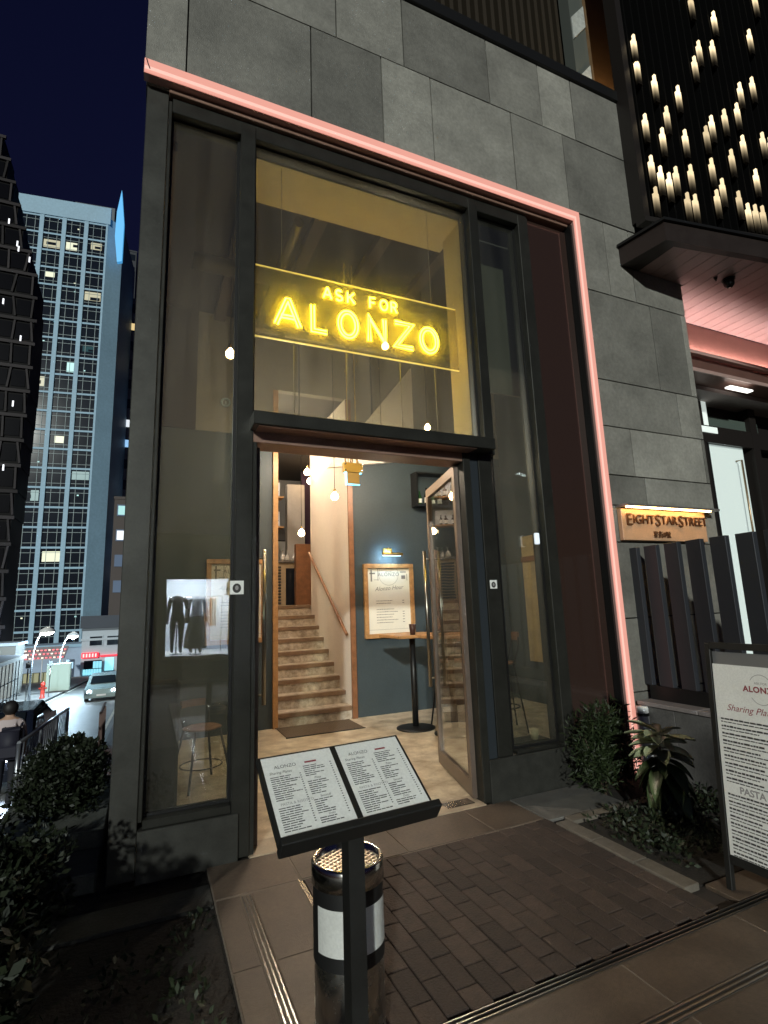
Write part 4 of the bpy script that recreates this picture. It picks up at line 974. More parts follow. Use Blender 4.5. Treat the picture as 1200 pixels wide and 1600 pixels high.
# ================================================================== menu stand, ash bin, poster stand
A0 = Vector((.354, -2.131, .85)); D0 = Vector((.997, .078, 0)).normalized(); N0 = Vector((-D0.y, D0.x, 0)); TL = R(36)
U0 = (N0*math.cos(TL)+Vector((0, 0, 1))*math.sin(TL)).normalized()
ms = thing('menu_stand', 'black lectern stand holding two printed menu pages in front of the door', 'menu stand', (A0+D0*.257+N0*.06)*1.0)
ms.location.z = 0; LB = gloc(ms)
MF = frame_of(A0+Vector((0, 0, .028))-LB, D0, U0)                  # local: u right, v up the slope, w out of the page
def msbox(name, u0, u1, v0, v1, w0, w1, mt_, bev=0):
    o = obj(name, box_mesh(u1-u0, v1-v0, w1-w0, bev, mt_), ms); o.matrix_local = MF @ Matrix.Translation(((u0+u1)/2, (v0+v1)/2, (w0+w1)/2)); return o
BS = mat('black_stand', (.012, .012, .011), .5, var=.2)
msbox('board', .0, .515, -.01, .282, -.026, -.006, BS, .003)
msbox('lip', -.002, .517, -.035, -.0105, -.030, .030, BS, .003)
for pi, (u0, u1) in enumerate(((.012, .247), (.268, .503))):
    pg_ = msbox('page', u0, u1, .0, .272, -.0055, -.0035, PAPER)
    rng = random.Random(40+pi); bm = bmesh.new(); W2, H2 = u1-u0, .272
    cu_, cv_ = -W2/2, -H2/2
    def rows(a, b, v0, n_, st, fill): print_rows(bm, cu_+a, cu_+b, [cv_+v0-st*k for k in range(n_)], .0034, rng, fill, .002)
    rows(.014, .105, .196, 12, .0072, (.45, 1.0)); rows(.125, .205, .218, 6, .0072, (.4, .9)); rows(.125, .205, .160, 7, .0072, (.3, .9))
    rows(.014, .105, .090, 11, .0072, (.5, 1.0)); rows(.125, .205, .095, 7, .0072, (.3, .8)); rows(.125, .205, .035, 3, .0072, (.5, .9))
    for k in range(22): 
        add_r(bm, cu_+.108, cu_+.113, cv_+.196-.0078*k, cv_+.199-.0078*k)
        add_r(bm, cu_+.217, cu_+.222, cv_+.218-.0086*k, cv_+.221-.0086*k)
    o = obj('print', mesh_from(bm, 'print', [INK]), pg_, (0, 0, .0013)); o['kind'] = 'stuff'
    bm = bmesh.new(); add_r(bm, cu_+.135, cu_+.175, cv_+.230, cv_+.2365)
    obj('print', mesh_from(bm, 'print', [REDINK]), pg_, (0, 0, .0013))
    for (s_, sz_, u, v, sh_) in (('ALONZO', .017, .07, .232, 0), ('Sharing Plates', .013, .05, .212, .3), ('PASTA & RISOTTO', .0125, .075, .103, 0), ('Pizza', .011, .16, .171, .3), ('Secondi', .011, .165, .106, .3), ('Dolci', .010, .165, .045, .3)):
        text_obj('lettering', s_, sz_, INK if s_ != 'PASTA & RISOTTO' else GREYINK, pg_, Matrix.Translation((cu_+u, cv_+v, .0014)), shear=sh_)
bm = bmesh.new(); pc = A0+D0*.257+N0*.07-LB
add_box(bm, -.026, .026, -.026, .026, .02, .86)
o = obj('post', mesh_from(bm, 'post', [BS]), ms, (pc.x, pc.y, 0), (0, 0, math.atan2(D0.y, D0.x)))
bm = bmesh.new(); add_lathe(bm, [(.17, 0), (.17, .012), (.15, .02)], 28); obj('base', mesh_from(bm, 'base', [BS]), ms, (pc.x, pc.y, .0005))

ab = thing('ash_bin', 'steel cylindrical ash bin with a mesh top and blank white panel behind the menu stand', 'ash bin', (.695, -1.735, .0))
r_ = .125; Hh = .62
bm = bmesh.new(); add_lathe(bm, [(r_-.004, .004), (r_-.004, Hh-.02)], 40); obj('body', mesh_from(bm, 'body', [mat('dull_steel', (.60, .59, .56), .26, 1.0, var=.15, scale=18)]), ab)
bm = bmesh.new(); add_lathe(bm, [(r_-.018, Hh-.055), (r_-.014, Hh), (r_-.004, Hh+.006), (r_+.004, Hh-.002), (r_+.004, Hh-.065), (r_-.003, Hh-.067)], 40, cap=False); obj('rim', mesh_from(bm, 'rim', [mat('rim_steel', (.68, .66, .62), .16, 1.0)]), ab)
bm = bmesh.new(); add_lathe(bm, [(.001, Hh-.052), (r_-.018, Hh-.052)], 32, cap=False); obj('ash_tray', mesh_from(bm, 'ash_tray', [GAP]), ab)
bm = bmesh.new(); k = -.1
while k <= .1:
    L = math.sqrt(max(0, .105**2-k*k))
    if L > .01:
        add_box(bm, k-.0028, k+.0028, -L, L, Hh-.018, Hh-.0150); add_box(bm, -L, L, k-.0028, k+.0028, Hh-.0148, Hh-.0125)
    k += .0195
obj('mesh_grille', mesh_from(bm, 'mesh_grille', [mat('grille_bright', (.75, .66, .56), .3, .9)]), ab, (0, 0, 0), (0, 0, R(30)))
def band(nm, z0, z1, rr, mt_, a0=0, a1=360):
    bm = bmesh.new(); nn = 40; A = []
    for i in range(nn+1):
        a = R(a0+(a1-a0)*i/nn); A.append((bm.verts.new((rr*math.cos(a), rr*math.sin(a), z0)), bm.verts.new((rr*math.cos(a), rr*math.sin(a), z1))))
    for i in range(nn):
        f = bm.faces.new((A[i][0], A[i+1][0], A[i+1][1], A[i][1])); f.smooth = True
    obj(nm, mesh_from(bm, nm, [mt_]), ab)
band('black_band', Hh-.30, Hh-.066, r_-.001, BLACKP); band('white_panel', Hh-.255, Hh-.115, r_+.0006, mat('white_label', (.62, .63, .60), .5, var=.05), 195, 330)

ps = thing('poster_stand', 'black framed poster stand with a long printed Alonzo menu at the right edge', 'poster stand', (2.81, -2.0, .0))
Y0, Y1 = -1.66, -2.34
bxs = wbox
for y in (Y0, Y1): wbox('leg', 2.795, 2.825, y-.015, y+.015, .001, 1.235, BS, ps, .002)
wbox('top_bar', 2.79, 2.83, Y1+.016, Y0-.016, 1.205, 1.24, BS, ps, .002); wbox('bottom_bar', 2.797, 2.823, Y1+.016, Y0-.016, .13, .165, BS, ps)
for y in (Y0-.05, Y1+.05):
    bm = bmesh.new(); add_tube(bm, [(2.825, y, 1.18), (3.20, y, .04)], .012, 6); wmesh('prop', bm, [BS], ps)
ps.rotation_euler = (0, R(4), 0)
wbox('back_board', 2.812, 2.822, Y1+.017, Y0-.017, .17, 1.19, mat('grey_board', (.15, .15, .15), .6), ps)
PW, PH = Y0-Y1-.05, .95
brd = wbox('poster', 2.800, 2.806, Y1+.02, Y0-.02, .172, 1.125, PAPER, ps, .0)
FM = lambda v_y, v_z, dx=-.0036: frame_of((dx, v_y, v_z), (0, -1, 0), (0, 0, 1))
rng = random.Random(77)
bm = bmesh.new()
z = .270
def para(z, n_, boldw):
    print_rows(bm, -.30, .22, [z], .010, rng, boldw, .003); print_rows(bm, -.30, .25, [z-.014], .006, rng, (boldw[0]+.05, boldw[1]+.2), .003)
for k in range(9): para(.19-.037*k, 1, (.25, .55) if k else (.8, .9))
for k in range(10): para(-.205-.0345*k+.02, 1, (.25, .60))
o = obj('print', mesh_from(bm, 'print', [INK]), brd); o.matrix_local = FM(0, 0); o['kind'] = 'stuff'
for (a0, a1) in ((35, 145), (215, 325)):
    bm = bmesh.new(); q = ell(0, 0, .062, .075, a0, a1, 20)
    out_ = [bm.verts.new((x, y, 0)) for x, y in q]; in_ = [bm.verts.new((x*.965, y*.965, 0)) for x, y in q]
    for i in range(20): bm.faces.new((out_[i], out_[i+1], in_[i+1], in_[i]))
    o = obj('emblem', mesh_from(bm, 'emblem', [GREYINK]), brd); o.matrix_local = FM(.075, .365)
text_obj('lettering', 'ALONZO', .040, REDINK, brd, FM(.075, .362), space=1.10, bold=.0014)
text_obj('lettering', 'ASK FOR', .016, GREYINK, brd, FM(.075, .395))
text_obj('lettering', 'Sharing Plates', .046, REDINK, brd, FM(.135, .255), shear=.4)
text_obj('lettering', 'PASTA & RISOTTO', .046, GREYINK, brd, FM(.055, -.150), space=.95, bold=.0012)

# ================================================================== tailor's shop across the way (mirrored in the left window)
TY = -9.0
a = wy(262, 905, 9.0); b = wy(357, 1022, 9.0)
tx0, tx1, tz0, tz1 = a.x, b.x, b.z, a.z
ts = thing('tailor_shop', 'dark shop across the way whose lit display window is mirrored in the left glazing', 'shop', ((tx0+tx1)/2, TY, 0))
TW = mat('tailor_wall', (.05, .05, .05), .7)
wbox('wall', tx0-.75, tx0-.06, TY-.2, TY, 0, 3.3, TW, ts); wbox('wall', tx1+.06, tx1+.75, TY-.2, TY, 0, 3.3, TW, ts)
wbox('wall', tx0-.059, tx1+.059, TY-.2, TY, tz1+.06, 3.3, TW, ts); wbox('wall', tx0-.059, tx1+.059, TY-.2, TY, 0, tz0-.06, TW, ts)
SW = mat('shop_white', (.62, .68, .76), .7)
wbox('shop_floor', tx0-.5, tx1+.5, TY-2.0, TY-.205, tz0-.08, tz0-.02, mat('shop_floor_white', (.75, .76, .78), .5), ts)
wbox('shop_back', tx0-.5, tx1+.5, TY-2.1, TY-2.001, tz0-.08, tz1+.5, SW, ts)
wbox('shop_side', tx0-.6, tx0-.501, TY-2.1, TY-.205, tz0-.08, tz1+.5, SW, ts); wbox('shop_side', tx1+.501, tx1+.6, TY-2.1, TY-.205, tz0-.08, tz1+.5, SW, ts)
wbox('shop_ceiling', tx0-.5, tx1+.5, TY-2.0, TY-.205, tz1+.30, tz1+.36, SW, ts)
fwn = wbox('window', tx0-.06, tx1+.06, TY-.02, TY+.02, tz0-.06, tz0, STEEL, ts)
wbox('frame', tx0-.06, tx0, TY-.02, TY+.02, tz0, tz1, TW, fwn); wbox('frame', tx1, tx1+.06, TY-.02, TY+.02, tz0, tz1, TW, fwn); wbox('frame', tx0-.06, tx1+.06, TY-.02, TY+.02, tz1, tz1+.06, TW, fwn)
wbox('ceiling_lamp', tx0, tx1, TY-1.6, TY-.5, tz1+.27, tz1+.295, mat('shop_lamp', (1, 1, 1), .5, emit=(.92, .97, 1.0), es=42), ts)
def skin_mesh(verts, edges, rad, sub=2):
    me = bpy.data.meshes.new('skin'); me.from_pydata(verts, edges, []); o = bpy.data.objects.new('skin', me); COL.objects.link(o)
    md = o.modifiers.new('skin', 'SKIN'); 
    for i, r in enumerate(rad): me.skin_vertices[0].data[i].radius = (r, r) if not isinstance(r, tuple) else r
    me.skin_vertices[0].data[0].use_root = True
    o.modifiers.new('sub', 'SUBSURF').levels = sub
    dg = bpy.context.evaluated_depsgraph_get(); dg.update(); out = bpy.data.meshes.new_from_object(o.evaluated_get(dg))
    bpy.data.objects.remove(o); 
    for p in out.polygons: p.use_smooth = True
    return out
def body_mesh(H, pose, head=True):
    """standing figure of height H facing -Y; pose: dict of leg and arm offsets"""
    s = H/1.72
    V = [(0, 0, .93), (0, -.01, 1.10), (0, .0, 1.30), (0, .01, 1.44), (0, .0, 1.52), (0, -.02, 1.60), (0, -.02, 1.68),
         (.10, 0, .90), (.11, pose['lk'][0], .50), (.11, pose['lf'][0], pose['lf'][1]+.07), (.11, pose['lf'][0]-.13, pose['lf'][1]+.035),
         (-.10, 0, .90), (-.11, pose['rk'][0], .50), (-.11, pose['rf'][0], pose['rf'][1]+.07), (-.11, pose['rf'][0]-.13, pose['rf'][1]+.035),
         (.19, .01, 1.40), (.24, pose['le'][0], 1.13), (.25, pose['lh'][0], .88), (.25, pose['lh'][0]-.02, .78),
         (-.19, .01, 1.40), (-.24, pose['re'][0], 1.13), (-.25, pose['rh'][0], .88), (-.25, pose['rh'][0]-.02, .78)]
    Rd = [.15, .135, .16, .10, .062, .095, .075, .105, .070, .045, .035, .105, .070, .045, .035, .068, .047, .035, .03, .068, .047, .035, .03]
    E_ = [(0, 1), (1, 2), (2, 3), (3, 4), (4, 5), (5, 6), (0, 7), (7, 8), (8, 9), (9, 10), (0, 11), (11, 12), (12, 13), (13, 14), (3, 15), (15, 16), (16, 17), (17, 18), (3, 19), (19, 20), (20, 21), (21, 22)]
    if not head:
        E_ = [e for e in E_ if 5 not in e and 6 not in e]
        keep = [i for i in range(len(V)) if i not in (5, 6)]; mp = {k: i for i, k in enumerate(keep)}
        V = [V[k] for k in keep]; Rd = [Rd[k] for k in keep]; E_ = [(mp[a], mp[b]) for a, b in E_]
    return skin_mesh([(x*s, y*s, z*s) for x, y, z in V], E_, [r*s for r in Rd])
STAND = dict(lk=(-.01,), lf=(.02, 0), rk=(-.01,), rf=(.02, 0), le=(.02,), lh=(-.03,), re=(.02,), rh=(-.03,))
mq_h = (tz1-tz0)*.82
SUIT = mat('navy_suit', (.02, .022, .03), .7); SKIRT = mat('grey_skirt', (.10, .105, .095), .7, var=.2, scale=12); BLOUSE = mat('pale_blouse', (.40, .45, .55), .6)
def mannequin(x, label, top, bottom, skirt):
    t = thing('mannequin', label, 'mannequin', (x, TY-.7, tz0-.019), R(180), group='mannequins in the display window')
    me = body_mesh(mq_h*1.08, STAND, False); me.materials.append(top); me.materials.append(bottom)
    for p in me.polygons:
        if p.center.z < mq_h*.58: p.material_index = 1
    obj('suit', me, t, (0, 0, .03))
    if skirt:
        bm = bmesh.new(); add_lathe(bm, [(mq_h*.17, mq_h*.10), (mq_h*.15, mq_h*.35), (mq_h*.10, mq_h*.62)], 20, cap=False); obj('skirt', mesh_from(bm, 'skirt', [bottom], True), t)
    bm = bmesh.new(); add_tube(bm, [(0, 0, 0), (0, 0, mq_h*.5)], .015, 8); add_lathe(bm, [(.14, 0), (.14, .012)], 16); obj('stand', mesh_from(bm, 'stand', [STEEL]), t)
    bm = bmesh.new(); add_lathe(bm, [(.035, mq_h*.94), (.03, mq_h*1.0), (.001, mq_h*1.01)], 12, cap=False); obj('neck_cap', mesh_from(bm, 'neck_cap', [WHITEP]), t)
mannequin(tx0+(tx1-tx0)*.20, 'headless mannequin in a dark suit in the mirrored display window', SUIT, SUIT, False)
mannequin(tx0+(tx1-tx0)*.50, 'headless mannequin in pale blouse and long dark skirt in the mirrored display window', BLOUSE, SKIRT, True)
cr = thing('clothes_rail', 'rail of pale shirts hanging behind the mannequins in the mirrored display window', 'clothes rail', ((tx0+tx1)/2, TY-1.4, tz0))
zr = tz0+(tz1-tz0)*.78-tz0
bm = bmesh.new(); add_tube(bm, [(tx0-gloc(cr).x, 0, -.02), (tx0-gloc(cr).x, 0, zr), (tx1-gloc(cr).x, 0, zr), (tx1-gloc(cr).x, 0, -.02)], .014, 8); obj('rail', mesh_from(bm, 'rail', [STEEL]), cr)
for k in range(7):
    lbox('shirt', .16+k*.055, .195+k*.055, -.20, .20, zr-.75, zr-.03, [PAPER, mat('tan_shirt', (.45, .25, .16), .7), SW][k % 3], cr, .01)

# ================================================================== STREET BEHIND, LEFT
# white gridded tower
TWY = 95.0; rot = R(-7)
pt = wy(172, 395, TWY); pb = wy(120, 1000, TWY)
TX1 = wy(150, 650, TWY).x
zb_ = sz(TWY)-1
topz = wy(100, 309, TWY).z
tw = thing('office_tower', 'white gridded office tower with rows of dark square windows at the end of the street', 'building', (TX1, TWY, zb_), rot)
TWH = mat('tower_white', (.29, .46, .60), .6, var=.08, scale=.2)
TDK = mat('tower_dark_glass', (.010, .014, .022), .08); TDK2 = mat('tower_teal_glass', (.02, .05, .06), .10, emit=(.10, .34, .38), es=.10)
TLIT = mat('tower_lit_window', (.2, .2, .15), .4, emit=(.90, .92, .66), es=.8); TCY = mat('tower_cool_window', (.3, .5, .5), .4, emit=(.45, .85, .85), es=.55)
CW, FH, NC, NF = 3.55, 3.33, 5, 24
Htot = topz-zb_
z_first = Htot-3.6-NF*FH
lbox('core', -NC*CW-1.5, -.02, .35, 16, 0, Htot-.8, TDK, tw)
bm = bmesh.new()
for c in range(NC+1): add_box(bm, -c*CW-.34-.0, -c*CW+.34-.36*(c == 0), -.12, .34, 0, Htot-3.4)
for f in range(NF+1): add_box(bm, -NC*CW+.0, -.36, -.02, .33, z_first+f*FH-.16, z_first+f*FH+.16)
add_box(bm, -NC*CW-1.6, .36, -.20, .345, Htot-3.39, Htot)
add_box(bm, -NC*CW-1.6, .36, -.20, .345, 0, z_first-.17)
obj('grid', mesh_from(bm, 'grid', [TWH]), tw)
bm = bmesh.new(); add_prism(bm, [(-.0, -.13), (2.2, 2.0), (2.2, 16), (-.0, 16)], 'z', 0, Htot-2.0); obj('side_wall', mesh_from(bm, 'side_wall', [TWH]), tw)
wb_ = bmesh.new(); ww, wh = CW-.70, FH-.34
for (a, b, c, d) in ((-ww/2, ww/2, -.03, .03), (-ww/2, ww/2, wh*.28-.03, wh*.28+.03), (-ww*.22-.03, -ww*.22+.03, -wh/2, wh/2), (ww*.25-.03, ww*.25+.03, -wh/2, wh/2)):
    if a == -ww/2 and c == -.03: c, d = -wh*.30-.03, -wh*.30+.03
    add_box(wb_, a, b, .06, .14, c, d)
wme = mesh_from(wb_, 'window', [mat('mullion_pale', (.30, .38, .40), .5)])
panes = {k: box_mesh(ww, .04, wh, 0, m_) for k, m_ in (('d', TDK), ('t', TDK2))}
LITM = {'l': [TLIT, mat('tower_dim_window', (.2, .2, .15), .4, emit=(.8, .72, .45), es=.45), mat('tower_white_window', (.2, .2, .2), .4, emit=(.9, .95, .9), es=1.0)], 'c': [TCY, mat('tower_dim_cool', (.1, .15, .15), .4, emit=(.3, .6, .62), es=.3), TDK2]}
litme = {k: box_mesh(ww*.42, .03, wh*.5, 0, m_) for k, m_ in (('l', TLIT), ('c', TCY))}
LIT = {(1, 22): 'l', (2, 22): 'l', (0, 22): 'l', (3, 21): 'c', (4, 22): 'c', (3, 20): 'l', (2, 20): 'l', (0, 19): 'l', (4, 20): 'c', (1, 15): 'c', (2, 14): 'l', (0, 16): 'c', (1, 11): 'l', (2, 8): 'c', (0, 9): 'c', (3, 10): 'c', (4, 13): 'c', (4, 7): 'c', (1, 5): 'l', (3, 4): 'c'}
rng = random.Random(2)
for c in range(NC):
    for f in range(NF):
        wn_ = obj('window', wme, tw, (-(c+.5)*CW, 0, z_first+(f+.5)*FH))
        k = 't' if c == 4 and rng.random() < .6 else 'd'
        obj('pane', panes[k], wn_, (0, .18, 0))
        if (c, f) in LIT:
            
            k_ = LIT[(c, f)]; w1 = ww*rng.choice((.40, .62, .9, .5)); h1 = wh*rng.uniform(.30, .62)
            obj('lit_pane', box_mesh(round(w1, 2), .03, round(h1, 2), 0, rng.choice(LITM[k_])), wn_, (rng.uniform(-.5, .5)*(ww-w1), .145, rng.uniform(-.2, .4)*(wh-h1)))
            if rng.random() < .6: obj('blind', box_mesh(round(w1*.6, 2), .02, round(h1*.35, 2), 0, TDK), wn_, (rng.uniform(-.4, .4), .118, rng.uniform(-.3, .3)))
        elif rng.random() < .22:
            obj('lit_pane', box_mesh(.28, .03, .22, 0, TCY if rng.random() < .7 else TLIT), wn_, (rng.uniform(-1, 1), .145, rng.uniform(-.9, 1)))
# lit blue fin at the tower corner
bf = wy(190, 308, TWY); bf2 = wy(199, 420, TWY)
bm = bmesh.new()
hh = bf.z-bf2.z
for k, (w, z0) in enumerate(((.1, 0), (1.3, .25), (1.5, .6), (.7, .93), (.1, 1.0))): pass
prof = [(-1.3, hh*1.02), (-1.9, hh*.70), (-2.0, hh*.35), (-1.4, 0), (-.6, .3), (-.6, hh*.55)]
add_prism(bm, prof, 'y', -.35, .35)
fin = obj('blue_lit_fin', mesh_from(bm, 'fin', [mat('blue_fin', (.1, .35, .6), .4, emit=(.09, .45, .90), es=.65)]), tw)
fin.location = tw.matrix_world.inverted() @ Vector((0, 0, 0)); fin.location = Vector(((bf2.x-TX1)-.1, -.9, bf2.z-zb_))
lbox('plant_room', -6.5, .3, 3, 9, Htot-.79, Htot+2.6, mat('plant_grey', (.12, .14, .16), .7), tw)

# other towers
def tower(name, label, x0, x1, y, z1, mt_, cols, floors, lits, seed, wmat, rz=0):
    z0 = sz(y)-1; t = thing(name, label, 'building', ((x0+x1)/2, y, z0), rz); w = x1-x0; H = z1-z0
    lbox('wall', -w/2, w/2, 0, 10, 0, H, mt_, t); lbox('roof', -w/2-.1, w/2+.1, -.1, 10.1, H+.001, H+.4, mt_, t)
    rng = random.Random(seed); cw = w/cols; fh = H/floors
    me = box_mesh(cw*.66, .12, fh*.46, 0, wmat)
    lm = [box_mesh(cw*.55, .06, fh*.36, 0, m_) for m_ in lits]
    for c in range(cols):
        for f in range(3, floors):
            wn_ = obj('window', me, t, (-w/2+(c+.5)*cw, -.05, (f+.55)*fh))
            if rng.random() < .34: obj('pane', rng.choice(lm), wn_, (0, -.07, 0))
    return t
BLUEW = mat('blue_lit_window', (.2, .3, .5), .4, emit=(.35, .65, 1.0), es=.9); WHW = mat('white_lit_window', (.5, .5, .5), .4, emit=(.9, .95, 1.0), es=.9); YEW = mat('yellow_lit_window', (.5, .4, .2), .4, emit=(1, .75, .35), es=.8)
p1 = wy(190, 390, 130); p2 = wy(214, 390, 130)
tower('residential_tower', 'dark residential tower with bright window bands right behind the gridded tower', p1.x-4, p2.x, 130, p1.z, mat('res_dark', (.02, .024, .035), .6), 4, 30, (WHW, TCY, WHW, BLUEW), 5, TDK)
p1 = wy(203, 468, 110); p2 = wy(240, 468, 110)
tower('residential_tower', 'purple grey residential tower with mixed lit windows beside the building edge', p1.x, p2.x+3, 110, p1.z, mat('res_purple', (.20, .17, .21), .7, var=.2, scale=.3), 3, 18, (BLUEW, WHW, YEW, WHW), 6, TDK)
p1 = wy(178, 800, 80); p2 = wy(240, 800, 80)
tower('brown_tower', 'brown low tower standing behind the edge of the restaurant building', p1.x, p2.x+2, 80, wy(185, 780, 80).z, mat('res_brown', (.07, .055, .05), .7), 3, 7, (WHW, TCY), 9, mat('pale_blue_window', (.15, .2, .3), .2))
# row of small white lights down the side of the gridded tower
for k in range(9):
    q = wy(172-k*1.3, 760+k*17.5, 84)
# dark faceted tower, far left
FY = 44.0
edge = [(-6, 190), (6, 225), (20, 290), (36, 365), (50, 420), (57, 450), (55, 520), (48, 600), (38, 680), (28, 760), (15, 860), (6, 960), (2, 1040)]
ew = [wy(px, py, FY) for px, py in edge]
dt_ = thing('faceted_tower', 'dark glass tower with slanting facets at the left edge', 'building', (ew[5].x-5, FY, sz(FY)-1))
FC = mat('facet_dark', (.005, .0045, .005), .5, .0, var=.3, scale=.15, spec=.06)
LD = gloc(dt_)
def edge_x(z):                                                     # right-hand outline of the block at height z (local)
    for p, q in zip(ew[:-1], ew[1:]):
        if q.z <= z+LD.z <= p.z:
            t_ = (z+LD.z-q.z)/max(1e-6, p.z-q.z); return q.x+(p.x-q.x)*t_-LD.x
    return (ew[-1].x if z+LD.z < ew[-1].z else ew[0].x)-LD.x
rng = random.Random(12)
fm = mat('facet_ledge', (.030, .026, .028), .5, .0, rnd=.4, spec=.1); PD = mat('facet_pane', (.004, .004, .005), .15, spec=.3)
ztop_ = ew[0].z-LD.z; FHT = 2.05; nfl = int(ztop_/FHT)
for i in range(nfl):
    z = i*FHT; xe = edge_x(z+FHT*.5)
    fl = lbox('storey', -3, xe-.12, 0, 4, z, z+FHT-.002, FC, dt_)
    cx, cz = (-3+xe-.12)/2, z+FHT/2
    o = obj('ledge', box_mesh(round(xe+3.1, 2), .22, .26, 0, fm), fl, ((-3+xe+.05)/2-cx, -2.06, FHT/2-.14))
    for j in range(5):
        x = xe-.85-j*1.25
        if x < -2.6: break
        obj('window', box_mesh(.95, .06, 1.35, 0, PD), fl, (x-cx, -2.02, -.10))
        o = obj('pier', box_mesh(.14, .16, 1.7, 0, fm), fl, (x+.62-cx, -2.05, -.10), (0, R(rng.uniform(-9, 9)), 0))
glm = mat('glint', (.8, .8, .8), .4, emit=(.9, .92, 1.0), es=1.1)  # glowing boxes painted in as glints on the dark glass
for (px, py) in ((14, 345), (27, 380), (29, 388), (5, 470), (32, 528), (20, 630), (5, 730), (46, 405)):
    q = wy(px, py, FY-.2)-LD; lbox('painted_glint', q.x-.05, q.x+.05, -.20, -.13, q.z-.25, q.z+.22, glm, dt_)

# shops at the foot of the tower
q0 = wy(128, 1000, 76); q1 = wy(200, 1000, 76); gz0 = sz(76)
ss = thing('corner_shop', 'pale two storey corner shop with red lit signs and bright shop windows', 'building', (q0.x, 76, gz0))
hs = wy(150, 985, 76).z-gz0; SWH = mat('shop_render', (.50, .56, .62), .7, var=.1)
wS = q1.x-q0.x+4
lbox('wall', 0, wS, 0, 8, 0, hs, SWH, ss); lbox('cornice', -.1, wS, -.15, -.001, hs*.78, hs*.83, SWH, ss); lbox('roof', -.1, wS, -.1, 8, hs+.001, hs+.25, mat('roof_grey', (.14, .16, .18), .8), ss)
lbox('roof_block', -.5, wS, 2, 8, hs+.26, hs+1.9, mat('roof_block_dark', (.07, .08, .10), .8), ss)
for (px0, px1, py0, py1) in ((140, 160, 994, 1009), (167, 185, 993, 1008)):
    a = wy(px0, py1, 76)-gloc(ss); b = wy(px1, py0, 76)-gloc(ss)
    w_ = lbox('window', a.x-.12, b.x+.12, -.09, -.002, a.z-.12, b.z+.12, SWH, ss); lbox('pane', -(b.x-a.x)/2, (b.x-a.x)/2, -.06, -.047, -(b.z-a.z)/2, (b.z-a.z)/2, TDK, w_)
RED = mat('red_sign', (.5, .02, .03), .4, emit=(1.0, .035, .06), es=1.5); REDB = mat('red_sign_strokes', (.9, .4, .4), .4, emit=(1.0, .40, .38), es=1.6)
a = wy(127, 1029, 75.8)-gloc(ss); b = wy(154, 1019, 75.8)-gloc(ss)
sg = lbox('red_sign', a.x, b.x, -.35, -.10, a.z, b.z, RED, ss, .05)
for k in range(5): lbox('stroke', -(b.x-a.x)*.42+k*(b.x-a.x)*.18, -(b.x-a.x)*.42+k*(b.x-a.x)*.18+.18, -.15, -.127, -.22, .22, REDB, sg)
a2 = wy(156, 1026, 75.8)-gloc(ss); b2 = wy(185, 1022, 75.8)-gloc(ss); lbox('red_sign', a2.x, b2.x, -.30, -.10, a2.z, b2.z, RED, ss)
CYW = mat('cyan_shopfront', (.3, .6, .7), .4, emit=(.30, .80, .95), es=1.1)
a = wy(128, 1051, 75.9)-gloc(ss)
for (px0, px1, py0, py1, m_) in ((130, 159, 1031, 1051, TDK), (163, 178, 1027, 1048, CYW)):
    a = wy(px0, py1, 75.9)-gloc(ss); b = wy(px1, py0, 75.9)-gloc(ss); lbox('shop_window', a.x, b.x, -.08, -.001, max(.1, a.z), b.z, m_, ss)
for k in range(7):
    a = wy(129+k*4.2, 1051, 75.7)-gloc(ss); lbox('poster', a.x, a.x+.26, -.13, -.085, .25, .95, CYW, ss)
for k in range(3):
    a = wy(145+k*4.6, 1042, 75.7)-gloc(ss); lbox('poster', a.x, a.x+.30, -.13, -.085, 1.05, 1.9, CYW, ss)
a = wy(107, 1050, 75.9)-gloc(ss)
# podium of the tower with a door
pdm = thing('podium', 'pale blue podium wall with a narrow door at the foot of the gridded tower', 'building', (q0.x-16, 77, sz(77)))
hp = wy(80, 1008, 77).z-sz(77); wP = 15.96
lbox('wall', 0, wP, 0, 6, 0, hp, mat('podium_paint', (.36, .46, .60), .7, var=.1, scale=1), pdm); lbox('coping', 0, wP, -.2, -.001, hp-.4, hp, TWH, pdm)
a = wy(107, 1052, 76.9)-gloc(pdm); b = wy(116, 1030, 76.9)-gloc(pdm); dd = lbox('door', a.x, b.x, -.12, -.001, .05, b.z, mat('door_navy', (.04, .06, .10), .5), pdm)
lbox('pane', -.2, .2, -.085, -.061, 0, b.z*.35, mat('door_pane_lit', (.4, .6, .8), .4, emit=(.5, .8, 1), es=.5), dd)
# market stalls with rows of red lamps
mk = thing('market_stall', 'market stall hung with rows of red and white lamps on the far pavement', 'stall', (wy(65, 1045, 66).x, 66, sz(66)+.12))
x0 = wy(30, 1040, 66).x-gloc(mk).x; x1 = wy(100, 1040, 66).x-gloc(mk).x
CANV = mat('stall_canvas', (.45, .40, .42), .8, var=.2, scale=2)
bm = bmesh.new(); add_prism(bm, [(-.2, 2.5), (3.0, 3.6), (3.0, 3.5), (-.2, 2.4)], 'x', x0, x1); obj('awning', mesh_from(bm, 'awning', [CANV]), mk)
for k in range(5):
    bm = bmesh.new(); add_tube(bm, [(x0+.2+k*(x1-x0-.4)/4, 0, 0), (x0+.2+k*(x1-x0-.4)/4, 0, 2.42)], .05, 6); obj('post', mesh_from(bm, 'post', [WHITEP]), mk)
    lbox('counter', x0+.3+k*(x1-x0)/5, x0+.3+(k+.8)*(x1-x0)/5, .3, 1.2, 0, .95, mat('stall_counter', (.45, .42, .25), .7), mk)
RL = mat('red_lamp_row', (.6, .2, .2), .4, emit=(1.0, .16, .20), es=1.0); WL = mat('white_lamp_row', (.8, .7, .6), .4, emit=(1, .75, .6), es=1.1)
